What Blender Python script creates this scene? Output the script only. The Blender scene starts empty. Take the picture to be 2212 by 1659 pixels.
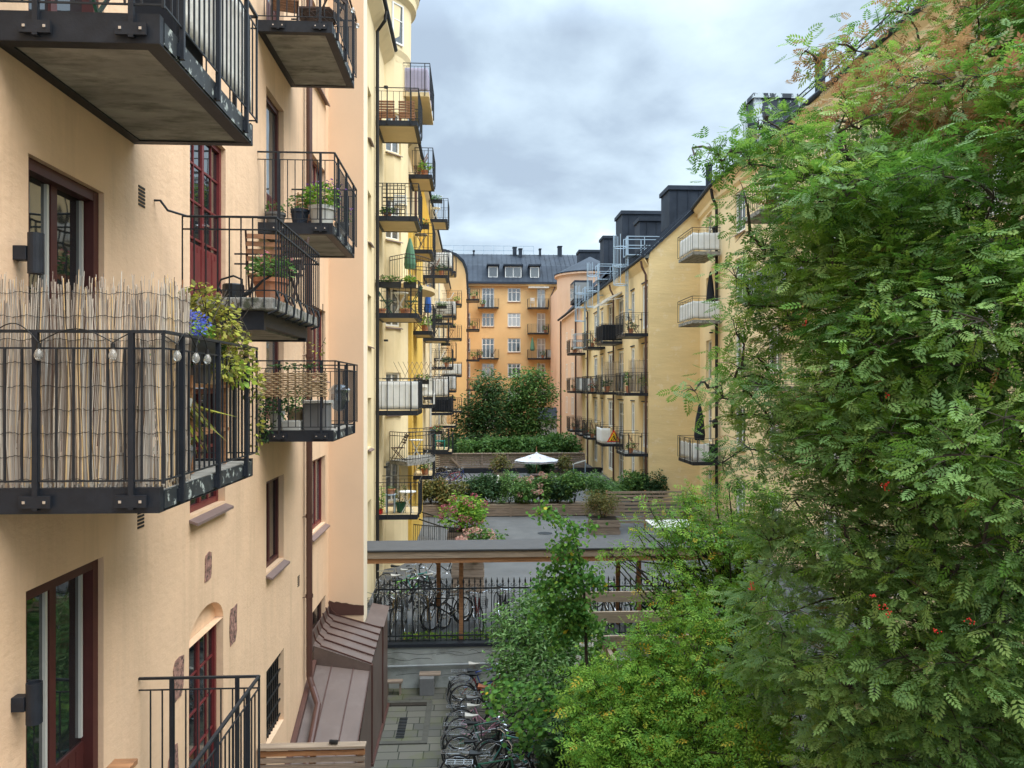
import bpy, math, random
import numpy as np
from mathutils import Vector, Matrix
random.seed(7); RNG = np.random.default_rng(11)
SC = bpy.context.scene; COL = SC.collection
# ------------------------------------------------------------------ camera
FPX = 1650.0; PSI = math.atan(86/1650.0); HZ = 838.0; CH = 7.5
cd = bpy.data.cameras.new('camera'); cam = bpy.data.objects.new('camera', cd); COL.objects.link(cam)
cam.location = (0, 0, CH); cam.rotation_euler = (math.pi/2, 0, -PSI)
cd.sensor_width = 36; cd.lens = FPX/2212*36; cd.shift_y = 8.5/2212; cd.clip_start = .05; cd.clip_end = 2000
SC.camera = cam
SC.view_settings.view_transform = 'Standard'; SC.view_settings.look = 'None'; SC.view_settings.gamma = 1
SC.view_settings.exposure = 1.33
SC.cycles.max_bounces = 8; SC.cycles.diffuse_bounces = 4; SC.cycles.transparent_max_bounces = 8
# ------------------------------------------------------------------ world: overcast sky
SUN_EL, SUN_AZ = math.radians(52), math.radians(118)     # azimuth from +Y towards +X
wd = bpy.data.worlds.new('World'); SC.world = wd; wd.use_nodes = True
nt = wd.node_tree; nt.nodes.clear()
def N(t, nt=None, **k):
    n = nt.nodes.new(t)
    for a, b in k.items():
        if a.startswith('i_'): n.inputs[a[2:].replace('_', ' ')].default_value = b
        else: setattr(n, a, b)
    return n
L = nt.links.new
out = N('ShaderNodeOutputWorld', nt)
sky = N('ShaderNodeTexSky', nt); sky.sky_type = 'NISHITA'; sky.sun_disc = False
sky.sun_elevation = SUN_EL; sky.sun_rotation = SUN_AZ
bg = N('ShaderNodeBackground', nt); bg.inputs[1].default_value = 0.06
L(sky.outputs[0], bg.inputs[0])
tc = N('ShaderNodeTexCoord', nt); sep = N('ShaderNodeSeparateXYZ', nt); L(tc.outputs['Generated'], sep.inputs[0])
zc = N('ShaderNodeMath', nt, operation='MAXIMUM'); L(sep.outputs[2], zc.inputs[0]); zc.inputs[1].default_value = 0.0
za = N('ShaderNodeMath', nt, operation='ADD'); L(zc.outputs[0], za.inputs[0]); za.inputs[1].default_value = 0.16
dv = N('ShaderNodeVectorMath', nt, operation='DIVIDE'); L(tc.outputs['Generated'], dv.inputs[0])
cz = N('ShaderNodeCombineXYZ', nt)
for i in range(3): L(za.outputs[0], cz.inputs[i])
L(cz.outputs[0], dv.inputs[1])
mp = N('ShaderNodeMapping', nt); mp.inputs['Location'].default_value = (9.59, 18.97, 0); mp.inputs['Scale'].default_value = (1.0, .8, .0)
L(dv.outputs[0], mp.inputs[0])
n1 = N('ShaderNodeTexNoise', nt); n1.inputs['Scale'].default_value = 1.1; n1.inputs['Detail'].default_value = 8; n1.inputs['Roughness'].default_value = .5; n1.inputs['Distortion'].default_value = .35
n2 = N('ShaderNodeTexNoise', nt); n2.inputs['Scale'].default_value = 3.4; n2.inputs['Detail'].default_value = 10; n2.inputs['Roughness'].default_value = .52; n2.inputs['Distortion'].default_value = .2
L(mp.outputs[0], n1.inputs[0]); L(mp.outputs[0], n2.inputs[0])
ad = N('ShaderNodeMix', nt); ad.data_type = 'FLOAT'; ad.inputs[0].default_value = .32
L(n1.outputs[0], ad.inputs[2]); L(n2.outputs[0], ad.inputs[3])
cr = N('ShaderNodeValToRGB', nt); L(ad.outputs[0], cr.inputs[0])
e = cr.color_ramp.elements; e[0].position = .40; e[0].color = (.37, .46, .57, 1); e[1].position = .63; e[1].color = (.95, 1.0, 1.0, 1)
for p_, c_ in ((.43, (.41, .51, .62, 1)), (.50, (.53, .65, .76, 1)), (.57, (.64, .78, .87, 1))):
    x = cr.color_ramp.elements.new(p_); x.color = c_
# brightness grows towards the zenith (overcast sky)
gr = N('ShaderNodeMapRange', nt); L(sep.outputs[2], gr.inputs[0]); gr.inputs[1].default_value = 0.42; gr.inputs[2].default_value = .95
gr.inputs[3].default_value = .55; gr.inputs[4].default_value = 2.9
cb = N('ShaderNodeBackground', nt); L(cr.outputs[0], cb.inputs[0]); L(gr.outputs[0], cb.inputs[1])
mx = N('ShaderNodeMixShader', nt); mx.inputs[0].default_value = .93
L(bg.outputs[0], mx.inputs[1]); L(cb.outputs[0], mx.inputs[2]); L(mx.outputs[0], out.inputs[0])
sd = bpy.data.lights.new('sun', 'SUN'); sd.energy = 1.5; sd.angle = math.radians(50); sd.color = (1, .95, .86)
so = bpy.data.objects.new('sun', sd); COL.objects.link(so)
sdir = Vector((math.sin(SUN_AZ)*math.cos(SUN_EL), math.cos(SUN_AZ)*math.cos(SUN_EL), math.sin(SUN_EL)))
so.rotation_euler = sdir.to_track_quat('Z', 'Y').to_euler()
# ------------------------------------------------------------------ pixel helpers (survey of the photograph at 2212 px)
_s, _c = math.sin(PSI), math.cos(PSI)
def ray(u):
    t = (u-1106)/FPX; return _s+t*_c, _c-t*_s
def PX(u, v, X): a, b = ray(u); D = X/a; return Vector((X, D*b, CH-(v-HZ)*D/FPX))
def PY(u, v, Y): a, b = ray(u); D = Y/b; return Vector((D*a, Y, CH-(v-HZ)*D/FPX))
def PZ(u, v, Z): a, b = ray(u); D = (CH-Z)*FPX/(v-HZ); return Vector((D*a, D*b, Z))
# ------------------------------------------------------------------ materials
MATS = {}
def newmat(name):
    m = bpy.data.materials.new(name); m.use_nodes = True; m.node_tree.nodes.clear(); MATS[name] = m
    nt = m.node_tree; o = N('ShaderNodeOutputMaterial', nt); p = N('ShaderNodeBsdfPrincipled', nt)
    nt.links.new(p.outputs[0], o.inputs[0]); return m, nt, p, o
def mat(name, col, rough=.7, metal=0., var=.12, scale=4., bump=0., bscale=40., spec=.35, stretch=(1, 1, 1), bdist=.02, col2=None, c2lo=.55, c2hi=.72, c2scale=2., c2stretch=(1, 1, 1), alpha=None, trans=0.):
    m, nt, p, o = newmat(name); L = nt.links.new
    p.inputs['Roughness'].default_value = rough; p.inputs['Metallic'].default_value = metal; p.inputs['Specular IOR Level'].default_value = spec
    tc = N('ShaderNodeTexCoord', nt); mp = N('ShaderNodeMapping', nt); mp.inputs['Scale'].default_value = stretch; L(tc.outputs['Object'], mp.inputs[0])
    n = N('ShaderNodeTexNoise', nt); n.inputs['Scale'].default_value = scale; n.inputs['Detail'].default_value = 6; n.inputs['Roughness'].default_value = .62; L(mp.outputs[0], n.inputs[0])
    r = N('ShaderNodeMapRange', nt); r.inputs[1].default_value = .3; r.inputs[2].default_value = .7; r.inputs[3].default_value = 1-var; r.inputs[4].default_value = 1+var; L(n.outputs[0], r.inputs[0])
    vm = N('ShaderNodeVectorMath', nt, operation='SCALE'); vm.inputs[0].default_value = col[:3]; L(r.outputs[0], vm.inputs['Scale'])
    last = vm.outputs[0]
    if col2:
        mp2 = N('ShaderNodeMapping', nt); mp2.inputs['Scale'].default_value = c2stretch; L(tc.outputs['Object'], mp2.inputs[0])
        n3 = N('ShaderNodeTexNoise', nt); n3.inputs['Scale'].default_value = c2scale; n3.inputs['Detail'].default_value = 8; n3.inputs['Roughness'].default_value = .65; L(mp2.outputs[0], n3.inputs[0])
        r2 = N('ShaderNodeMapRange', nt); r2.inputs[1].default_value = c2lo; r2.inputs[2].default_value = c2hi; L(n3.outputs[0], r2.inputs[0])
        mi = N('ShaderNodeMix', nt); mi.data_type = 'RGBA'; L(r2.outputs[0], mi.inputs[0]); L(last, mi.inputs[6]); mi.inputs[7].default_value = (*col2[:3], 1); last = mi.outputs[2]
    L(last, p.inputs['Base Color'])
    if bump:
        nb = N('ShaderNodeTexNoise', nt); nb.inputs['Scale'].default_value = bscale; nb.inputs['Detail'].default_value = 5; nb.inputs['Roughness'].default_value = .65; L(mp.outputs[0], nb.inputs[0])
        b = N('ShaderNodeBump', nt); b.inputs['Strength'].default_value = bump; b.inputs['Distance'].default_value = bdist; L(nb.outputs[0], b.inputs['Height']); L(b.outputs[0], p.inputs['Normal'])
    if trans:
        t = N('ShaderNodeBsdfTranslucent', nt); L(last, t.inputs[0]); ms = N('ShaderNodeMixShader', nt); ms.inputs[0].default_value = trans
        L(p.outputs[0], ms.inputs[1]); L(t.outputs[0], ms.inputs[2]); L(ms.outputs[0], o.inputs[0])
    return m
# stucco in several tints: trowelled relief, faint weather streaks
peach = mat('peach_stucco', (.775, .54, .36), .9, var=.05, scale=1.3, bump=.38, bscale=9, stretch=(1, 1, 1.6), col2=(.60, .42, .275), c2lo=.47, c2hi=.85, c2scale=3.0, c2stretch=(1, 1, .10), spec=.2)
peach2 = mat('smooth_peach_plaster', (.76, .54, .365), .9, var=.03, scale=1.2, bump=.08, bscale=20, spec=.2)
cream = mat('lit_pier_plaster', (.82, .70, .54), .9, var=.03, spec=.2)  # paler than the pier front: brighter light on the side put into the colour
yellow = mat('yellow_stucco', (.78, .645, .40), .9, var=.06, scale=.9, bump=.15, bscale=14, col2=(.55, .43, .22), c2lo=.52, c2hi=.9, c2scale=1.2, c2stretch=(1, 1, .2), spec=.2)
yellow2 = mat('pale_yellow_stucco', (.80, .635, .385), .9, var=.06, scale=.7, bump=.15, bscale=10, col2=(.6, .45, .25), c2lo=.55, c2hi=.9, c2scale=.9, c2stretch=(1, 1, .2), spec=.2)
yellow3 = mat('weathered_yellow_stucco', (.78, .60, .335), .92, var=.08, scale=.6, bump=.25, bscale=6, col2=(.55, .42, .24), c2lo=.52, c2hi=.9, c2scale=.8, c2stretch=(1, 1, .25), spec=.2)
gablem = mat('patched_ochre_render', (.78, .60, .32), .92, var=.07, scale=1.1, bump=.5, bscale=2.6, bdist=.035, stretch=(.5, 1, 2.2), col2=(.82, .66, .42), c2lo=.57, c2hi=.66, c2scale=2.2, spec=.2)
mustard = mat('mustard_stucco', (.70, .46, .10), .9, var=.05, spec=.2)
orange = mat('orange_stucco', (.72, .46, .215), .9, var=.07, scale=.35, bump=.1, bscale=8, col2=(.64, .36, .14), c2lo=.5, c2hi=.9, c2scale=.3, spec=.2)
pink = mat('salmon_stucco', (.76, .50, .34), .9, var=.05, scale=.5, bump=.1, bscale=8, col2=(.6, .35, .2), c2lo=.55, c2hi=.9, c2scale=.5, c2stretch=(1, 1, .2), spec=.2)
black = mat('black_painted_steel', (.016, .019, .026), .5, var=.25, scale=9, spec=.3, bump=.12, bscale=60)
railm = mat('dark_steel_rail', (.018, .021, .026), .5, var=.2, scale=12, spec=.3)
rust = mat('peeling_black_paint', (.03, .035, .04), .55, var=.3, scale=14, col2=(.38, .42, .40), c2lo=.56, c2hi=.6, c2scale=11)
slabm = mat('stained_concrete', (.33, .315, .285), .95, var=.25, scale=1.6, bump=.2, bscale=30, stretch=(1, 2.2, 1), col2=(.16, .155, .135), c2lo=.46, c2hi=.66, c2scale=2.4, c2stretch=(1, 2.5, 1))
slab2 = mat('mossy_concrete', (.27, .26, .24), .95, var=.3, scale=9, bump=.6, bscale=30, col2=(.07, .075, .05), c2lo=.5, c2hi=.62, c2scale=7)
soffit = mat('painted_yellow_soffit', (.62, .48, .27), .9, var=.06, scale=2)
redwood = mat('oxblood_painted_wood', (.14, .022, .024), .4, var=.14, scale=6, bump=.1)
darkred = mat('dark_brown_red_wood', (.075, .022, .02), .45, var=.15, scale=6)
white = mat('white_painted_wood', (.78, .77, .73), .5, var=.05, scale=5)
brownm = mat('brown_sheet_metal', (.125, .088, .075), .5, var=.12, scale=1.4, bump=.05, bscale=4, metal=.0, spec=.4, col2=(.16, .12, .105), c2lo=.5, c2hi=.75, c2scale=2.5)
brownpipe = mat('brown_pipe_metal', (.085, .038, .03), .4, var=.12, scale=4, spec=.5)
sillm = mat('brown_grey_sill_metal', (.20, .14, .13), .5, var=.12, scale=5, spec=.5)
roofm = mat('black_sheet_roof', (.030, .038, .052), .6, var=.25, scale=.8, spec=.12, bump=.08, bscale=1.5, col2=(.05, .062, .082), c2lo=.5, c2hi=.8, c2scale=.5)
peelroof = mat('peeling_black_sheet', (.03, .04, .055), .5, var=.2, scale=1, col2=(.55, .62, .66), c2lo=.50, c2hi=.52, c2scale=1.5, c2stretch=(1, 1, .45))
galv = mat('galvanised_steel', (.36, .46, .55), .5, var=.1, scale=2, metal=.15)
wood = mat('greyed_timber', (.26, .20, .155), .85, var=.35, scale=5, bump=.3, bscale=30, stretch=(.4, 3, 8), col2=(.13, .10, .085), c2lo=.5, c2hi=.75, c2scale=6, c2stretch=(.3, 2, 6))
wood2 = mat('warm_brown_timber', (.36, .175, .08), .75, var=.3, scale=5, bump=.2, bscale=30, stretch=(.4, 3, 8), col2=(.12, .055, .035), c2lo=.5, c2hi=.75, c2scale=6, c2stretch=(.3, 2, 6))
wood3 = mat('pale_weathered_timber', (.30, .23, .17), .85, var=.25, scale=5, bump=.2, bscale=30, stretch=(.4, 3, 8))
teak = mat('oiled_wood', (.27, .13, .065), .6, var=.25, scale=7)
darkwood = mat('dark_wood', (.06, .035, .028), .6, var=.25, scale=7)
reedm = None
terra = mat('terracotta', (.46, .19, .10), .85, var=.15, scale=6, bump=.15, col2=(.30, .20, .15), c2lo=.5, c2hi=.7, c2scale=5)
saddlew = mat('dull_cream_saddle', (.42, .40, .36), .5, var=.1)
potwhite = mat('pale_glazed_pot', (.52, .52, .49), .5, var=.05)
potblue = mat('dark_blue_pot', (.02, .03, .05), .45)
potgrey = mat('grey_pot', (.16, .16, .16), .7)
clothw = mat('white_canvas', (.88, .88, .87), .9, var=.06, scale=3, trans=.35)
white_ = None
canvasb = mat('off_white_crumpled_canvas', (.76, .74, .69), .9, var=.10, scale=5, bump=1.0, bscale=9, trans=.2)
lilac = mat('pale_lilac_canvas', (.50, .46, .58), .9, var=.08, scale=3, trans=.2)
blackcl = mat('black_fabric', (.012, .014, .02), .9, var=.2)
greencl = mat('green_canvas', (.10, .22, .14), .9, var=.15, scale=6)
tealm = mat('teal_plastic', (.01, .33, .26), .5, var=.1)
greenmetal = mat('green_enamel', (.015, .09, .055), .4, var=.15)
bluecl = mat('blue_cloth', (.03, .10, .35), .9, var=.15)
yellowp = mat('yellow_paint', (.80, .50, .02), .5, var=.04)
redp = mat('red_paint', (.60, .025, .02), .5, var=.04)
blackp = mat('black_paint', (.012, .012, .012), .6, var=.05)
blackplastic = mat('black_plastic', (.012, .013, .015), .35, var=.1)
chrome = mat('bright_steel', (.6, .62, .65), .25, metal=.9, var=.05)
rubber = mat('tyre_rubber', (.018, .018, .019), .8, var=.1)
leather = mat('brown_leather', (.36, .12, .05), .45, var=.1)
asphalt = mat('pale_worn_asphalt', (.125, .127, .130), .95, var=.14, scale=1.2, bump=.2, bscale=70, col2=(.085, .087, .089), c2lo=.5, c2hi=.7, c2scale=.35)
render_ = mat('cracked_grey_render', (.33, .345, .33), .95, var=.14, scale=2, bump=.35, bscale=12, col2=(.17, .18, .16), c2lo=.52, c2hi=.72, c2scale=1.4, c2stretch=(1, 1, 1.6))
felt = mat('grey_roofing_felt', (.082, .082, .086), .9, var=.1, scale=3, bump=.15, bscale=90)
soil = mat('dark_soil', (.03, .024, .018), .95, var=.3)
stone = mat('rough_red_stone', (.36, .20, .16), .95, var=.45, scale=14, bump=1.0, bscale=25, col2=(.10, .07, .06), c2lo=.5, c2hi=.6, c2scale=16)
barkm = mat('grey_brown_bark', (.055, .045, .036), .9, var=.3, scale=8, bump=.5, bscale=30, stretch=(1, 1, .3))
ventm = mat('vent_slot', (.03, .025, .02), .8)
wicker = mat('woven_willow', (.30, .22, .13), .8, var=.3, scale=12)
groundm = mat('bare_ground', (.09, .085, .07), .95, var=.3, scale=.6)
# bulb glass
m, nt_, p_, o_ = newmat('clear_bulb_glass'); p_.inputs['Base Color'].default_value = (.75, .72, .66, 1); p_.inputs['Roughness'].default_value = .08; p_.inputs['Transmission Weight'].default_value = .75; bulbm = m
# window glass: opaque, darkness of the room put into the base colour, bright reflections
def glass(name, base, wav=.02, spec=1.0, ior=1.9):
    m, nt, p, o = newmat(name); p.inputs['Base Color'].default_value = (*base, 1); p.inputs['Roughness'].default_value = .03
    p.inputs['IOR'].default_value = ior; p.inputs['Specular IOR Level'].default_value = spec
    tc = N('ShaderNodeTexCoord', nt); n = N('ShaderNodeTexNoise', nt); n.inputs['Scale'].default_value = 1.6; nt.links.new(tc.outputs['Object'], n.inputs[0])
    b = N('ShaderNodeBump', nt); b.inputs['Strength'].default_value = .25; b.inputs['Distance'].default_value = wav; nt.links.new(n.outputs[0], b.inputs['Height']); nt.links.new(b.outputs[0], p.inputs['Normal'])
    return m
glassm = glass('dark_window_glass', (.012, .016, .018)); glass2 = glass('curtained_window_glass', (.30, .31, .31)); glass3 = glass('half_lit_window_glass', (.07, .075, .075))
# paving: staggered slabs with moss
m, nt_, p_, o_ = newmat('mossy_paving_slabs'); pavem = m
tc = N('ShaderNodeTexCoord', nt_); br = N('ShaderNodeTexBrick', nt_); br.offset = .37; br.squash = 1.3; br.squash_frequency = 3
br.inputs['Scale'].default_value = 1.0; br.inputs['Brick Width'].default_value = .5; br.inputs['Row Height'].default_value = .33; br.inputs['Mortar Size'].default_value = .012
br.inputs['Color1'].default_value = (.12, .112, .09, 1); br.inputs['Color2'].default_value = (.068, .066, .058, 1); br.inputs['Mortar'].default_value = (.02, .024, .014, 1)
ns = N('ShaderNodeTexNoise', nt_); ns.inputs['Scale'].default_value = 1.3; ns.inputs['Detail'].default_value = 8; ns.inputs['Roughness'].default_value = .7
rm = N('ShaderNodeMapRange', nt_); rm.inputs[1].default_value = .50; rm.inputs[2].default_value = .80
mi = N('ShaderNodeMix', nt_); mi.data_type = 'RGBA'; mi.inputs[7].default_value = (.085, .095, .025, 1)
for a, b in ((tc.outputs['Object'], br.inputs[0]), (tc.outputs['Object'], ns.inputs[0]), (ns.outputs[0], rm.inputs[0]), (rm.outputs[0], mi.inputs[0]), (br.outputs[0], mi.inputs[6]), (mi.outputs[2], p_.inputs['Base Color'])): nt_.links.new(a, b)
p_.inputs['Roughness'].default_value = .85
bb = N('ShaderNodeBump', nt_); bb.inputs['Strength'].default_value = .6; bb.inputs['Distance'].default_value = .02; bb.invert = True; nt_.links.new(br.outputs['Fac'], bb.inputs['Height']); nt_.links.new(bb.outputs[0], p_.inputs['Normal'])
# leaves: per-leaf tint attribute picks the colour along a ramp
def leafmat(name, cols, tr=.35, rough=.45, under=None):
    m, nt, p, o = newmat(name); L = nt.links.new
    at = N('ShaderNodeAttribute', nt); at.attribute_name = 'tint'
    cr = N('ShaderNodeValToRGB', nt); L(at.outputs['Fac'], cr.inputs[0]); el = cr.color_ramp.elements
    el[0].position = cols[0][0]; el[0].color = (*cols[0][1], 1); el[1].position = cols[-1][0]; el[1].color = (*cols[-1][1], 1)
    for ps, c in cols[1:-1]: x = el.new(ps); x.color = (*c, 1)
    colr = cr.outputs[0]
    if under:      # paler underside of the leaf
        g = N('ShaderNodeNewGeometry', nt); mi = N('ShaderNodeMix', nt); mi.data_type = 'RGBA'; mf = N('ShaderNodeMath', nt, operation='MULTIPLY'); mf.inputs[1].default_value = .34
        L(g.outputs['Backfacing'], mf.inputs[0]); L(mf.outputs[0], mi.inputs[0]); L(colr, mi.inputs[6]); mi.inputs[7].default_value = (*under, 1); colr = mi.outputs[2]
    L(colr, p.inputs['Base Color']); p.inputs['Roughness'].default_value = rough+.1; p.inputs['Specular IOR Level'].default_value = .18
    t = N('ShaderNodeBsdfTranslucent', nt); L(colr, t.inputs[0]); ms = N('ShaderNodeMixShader', nt); ms.inputs[0].default_value = tr
    L(p.outputs[0], ms.inputs[1]); L(t.outputs[0], ms.inputs[2]); L(ms.outputs[0], o.inputs[0]); return m
lf_rowan = leafmat('rowan_leaves', [(0, (.055, .145, .026)), (.35, (.120, .265, .038)), (.7, (.230, .390, .060)), (.93, (.34, .47, .09)), (.965, (.33, .21, .08)), (1, (.40, .18, .10))], under=(.32, .45, .24), tr=.42)
lf_bright = leafmat('fresh_green_leaves', [(0, (.085, .22, .030)), (.5, (.19, .37, .045)), (.965, (.34, .50, .07)), (.98, (.55, .45, .05)), (1, (.6, .33, .04))])
lf_round = leafmat('round_green_leaves', [(0, (.045, .14, .028)), (.6, (.11, .255, .045)), (.985, (.20, .37, .06)), (1, (.65, .48, .04))])
lf_gloss = leafmat('glossy_shrub_leaves', [(0, (.05, .13, .032)), (.5, (.12, .25, .06)), (1, (.27, .42, .16))], rough=.3)
lf_dark = leafmat('dark_evergreen_leaves', [(0, (.020, .055, .022)), (.6, (.048, .105, .040)), (1, (.10, .17, .06))])
lf_mid = leafmat('mid_green_leaves', [(0, (.045, .11, .03)), (.6, (.11, .22, .055)), (1, (.22, .34, .09))])
lf_olive = leafmat('olive_autumn_leaves', [(0, (.07, .08, .03)), (.6, (.16, .17, .05)), (.9, (.28, .24, .07)), (1, (.30, .14, .06))])
lf_yel = leafmat('yellowing_vine_leaves', [(0, (.09, .12, .03)), (.4, (.26, .24, .06)), (.7, (.45, .48, .06)), (1, (.22, .12, .06))])
lf_ygr = leafmat('lime_leaves', [(0, (.20, .34, .05)), (1, (.45, .52, .07))])
fl_blue = leafmat('blue_petals', [(0, (.05, .07, .42)), (1, (.20, .26, .75))]); fl_pink = leafmat('pink_petals', [(0, (.38, .07, .12)), (1, (.62, .24, .28))])
fl_pale = leafmat('pale_pink_petals', [(0, (.6, .25, .22)), (1, (.75, .55, .45))]); fl_white = leafmat('white_petals', [(0, (.65, .6, .55)), (1, (.8, .8, .78))])
fl_red = leafmat('red_petals', [(0, (.5, .03, .03)), (1, (.7, .08, .06))]); fl_purple = leafmat('purple_petals', [(0, (.10, .04, .18)), (1, (.28, .14, .38))])
# ------------------------------------------------------------------ geometry helpers
class Fr:                                            # facade frame: s along the wall, d outwards, z up
    def __init__(s, o, a, n): s.o = Vector(o); s.a = Vector(a).normalized(); s.n = Vector(n).normalized()
    def p(s, x, d, z): return s.o+s.a*x+s.n*d+Vector((0, 0, z))
W0 = Fr((0, 0, 0), (1, 0, 0), (0, 1, 0))
WL = {}
class MB:
    def __init__(s): s.v = []; s.f = []
    def add(s, vs, fs):
        k = len(s.v); s.v += [tuple(x) for x in vs]; s.f += [tuple(i+k for i in f) for f in fs]; return s
    def box(s, x0, x1, y0, y1, z0, z1, fr=W0):
        c = [fr.p(x, y, z) for z in (z0, z1) for y in (y0, y1) for x in (x0, x1)]
        return s.add(c, [(0, 2, 3, 1), (4, 5, 7, 6), (0, 1, 5, 4), (2, 6, 7, 3), (0, 4, 6, 2), (1, 3, 7, 5)])
    def bar(s, a, b, w, h=None):                     # square bar between two points
        a = Vector(a); b = Vector(b); h = h or w; d = (b-a).normalized(); up = Vector((0, 0, 1)) if abs(d.z) < .95 else Vector((0, 1, 0))
        x = d.cross(up).normalized()*w/2; y = d.cross(x).normalized()*h/2
        c = [p+i*x+j*y for p in (a, b) for i, j in ((-1, -1), (1, -1), (1, 1), (-1, 1))]
        return s.add(c, [(0, 1, 2, 3), (7, 6, 5, 4), (0, 4, 5, 1), (1, 5, 6, 2), (2, 6, 7, 3), (3, 7, 4, 0)])
    def tube(s, pts, r, n=6, r2=None, cap=True):
        pts = [Vector(p) for p in pts]; m = len(pts); rs = r if isinstance(r, (list, tuple)) else [r+((r2 if r2 is not None else r)-r)*i/(m-1) for i in range(m)]
        vs = []; fs = []; ref = None
        for i, p in enumerate(pts):
            d = (pts[min(i+1, m-1)]-pts[max(i-1, 0)])
            d = d.normalized() if d.length > 1e-9 else Vector((0, 0, 1))
            if ref is None: ref = Vector((0, 0, 1)) if abs(d.z) < .9 else Vector((1, 0, 0))
            x = (ref-d*ref.dot(d)).normalized(); ref = x; y = d.cross(x)
            vs += [p+(x*math.cos(t)+y*math.sin(t))*rs[i] for t in [2*math.pi*k/n for k in range(n)]]
        for i in range(m-1):
            for k in range(n): fs.append((i*n+k, i*n+(k+1) % n, (i+1)*n+(k+1) % n, (i+1)*n+k))
        if cap: fs.append(tuple(range(n))[::-1]); fs.append(tuple((m-1)*n+k for k in range(n)))
        return s.add(vs, fs)
    def lathe(s, prof, c=(0, 0, 0), n=16, a0=0, a1=2*math.pi):
        full = abs(a1-a0-2*math.pi) < 1e-6; m = n if full else n+1; vs = []; fs = []
        for r, z in prof:
            for k in range(m):
                t = a0+(a1-a0)*k/n; vs.append((c[0]+r*math.cos(t), c[1]+r*math.sin(t), c[2]+z))
        for i in range(len(prof)-1):
            for k in range(n):
                k2 = (k+1) % m; fs.append((i*m+k, i*m+k2, (i+1)*m+k2, (i+1)*m+k))
        return s.add(vs, fs)
    def torus(s, c, R, r, ax=(0, 1, 0), n=24, k=6, a0=0, a1=2*math.pi):
        ax = Vector(ax).normalized(); u = ax.orthogonal().normalized() if abs(ax.y) < .99 else Vector((1, 0, 0)); w = ax.cross(u)
        c = Vector(c); return s.tube([c+(u*math.cos(a0+(a1-a0)*i/n)+w*math.sin(a0+(a1-a0)*i/n))*R for i in range(n+1)], r, k, cap=False)
    def poly(s, pts): return s.add(pts, [tuple(range(len(pts)))])
    def prism(s, pts, off):                          # polygon extruded by a vector
        n = len(pts); off = Vector(off); a = [Vector(p) for p in pts]; b = [p+off for p in a]
        return s.add(a+b, [tuple(range(n)), tuple(range(2*n-1, n-1, -1))]+[(i, i+n, (i+1) % n+n, (i+1) % n) for i in range(n)])
    def build(s, name, m, parent=None, smooth=False, bevel=0, normals=False):
        off = Vector(WL.get(parent.name, (0, 0, 0))) if parent else Vector((0, 0, 0))
        me = bpy.data.meshes.new(name); me.from_pydata([tuple(Vector(v)-off) for v in s.v], [], s.f); me.materials.append(m)
        if smooth: me.polygons.foreach_set('use_smooth', [True]*len(me.polygons))
        o = bpy.data.objects.new(name, me); COL.objects.link(o)
        if parent: o.parent = parent; WL[o.name] = tuple(off)
        if bevel:
            b = o.modifiers.new('bevel', 'BEVEL'); b.width = bevel; b.segments = 2; b.limit_method = 'ANGLE'
        return o
def tag(o, label, cat, group=None, kind=None):
    if label: o['label'] = label
    if cat: o['category'] = cat
    if group: o['group'] = group
    if kind: o['kind'] = kind
    return o
def thing(name, loc, label, cat, group=None):
    o = bpy.data.objects.new(name, None); o.empty_display_size = .2; COL.objects.link(o); o.location = loc; WL[o.name] = tuple(loc); return tag(o, label, cat, group)
def struct(name, mb, m, **k): o = mb.build(name, m, **k); o['kind'] = 'structure'; return o
def kids(o): return CH_.get(o.name, [])
def children(o): return [c for c in COL.objects if c.parent == o]
def dup(root, loc, rotz=0, label=None, group=None, tilt=None, kidmap=None, scale=None):
    if kidmap is None: kidmap = snapshot(root)
    r = root.copy(); COL.objects.link(r); r.location = loc; r.rotation_euler = (tilt[0], tilt[1], rotz) if tilt else (0, 0, rotz)
    if scale: r.scale = (scale,)*3
    if label: r['label'] = label
    if group: r['group'] = group
    def rec(lst, par):
        for o, sub in lst:
            c = o.copy(); COL.objects.link(c); c.parent = par; rec(sub, c)
    rec(kidmap, r); return r
def snapshot(o): return [(c, snapshot(c)) for c in list(o.children)]
def recolor(root, part, m):
    for c in root.children:
        if c.name.split('.')[0] == part: c.material_slots[0].link = 'OBJECT'; c.material_slots[0].material = m
# ---- foliage: numpy leaf clouds -------------------------------------------------
def leaf_template(kind):
    T = []                                            # leaflets: 4 points each in (along, side, up)
    def leaflet(x, y, ang, l, w, z=0):
        c, s = math.cos(ang), math.sin(ang)
        T.append([(x, y, z), (x+c*l*.5-s*w, y+s*l*.5+c*w, z-.03*l), (x+c*l, y+s*l, z-.12*l), (x+c*l*.5+s*w, y+s*l*.5-c*w, z-.03*l)])
    if kind == 'pinnate':
        for i in range(5):
            x = .12+.165*i; l = .38*(1-.26*abs(i-1.9)/2)
            for sg in (1, -1): leaflet(x, 0, sg*math.radians(62-i*4), l, .064, -.05*x)
        leaflet(.84, 0, 0, .32, .07, -.04)
    elif kind == 'far_pinnate':
        for x, a in ((.12, 66), (.12, -66), (.40, 58), (.40, -58), (.66, 46), (.66, -46), (.76, 0)): leaflet(x, 0, math.radians(a), .33, .062)
    elif kind == 'lance': leaflet(0, 0, 0, 1, .16)
    elif kind == 'grass': leaflet(0, 0, 0, 1, .03)
    elif kind == 'leaf': leaflet(0, 0, 0, 1, .30)
    elif kind == 'palm':
        for a in (-70, -38, -12, 12, 38, 70): leaflet(0, 0, math.radians(a), 1-.004*abs(a), .12)
    elif kind == 'round':
        T.append([(0, 0, 0), (.45, .5, .04), (1, 0, -.1), (.45, -.5, .04)])
    return np.array(T)
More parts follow.
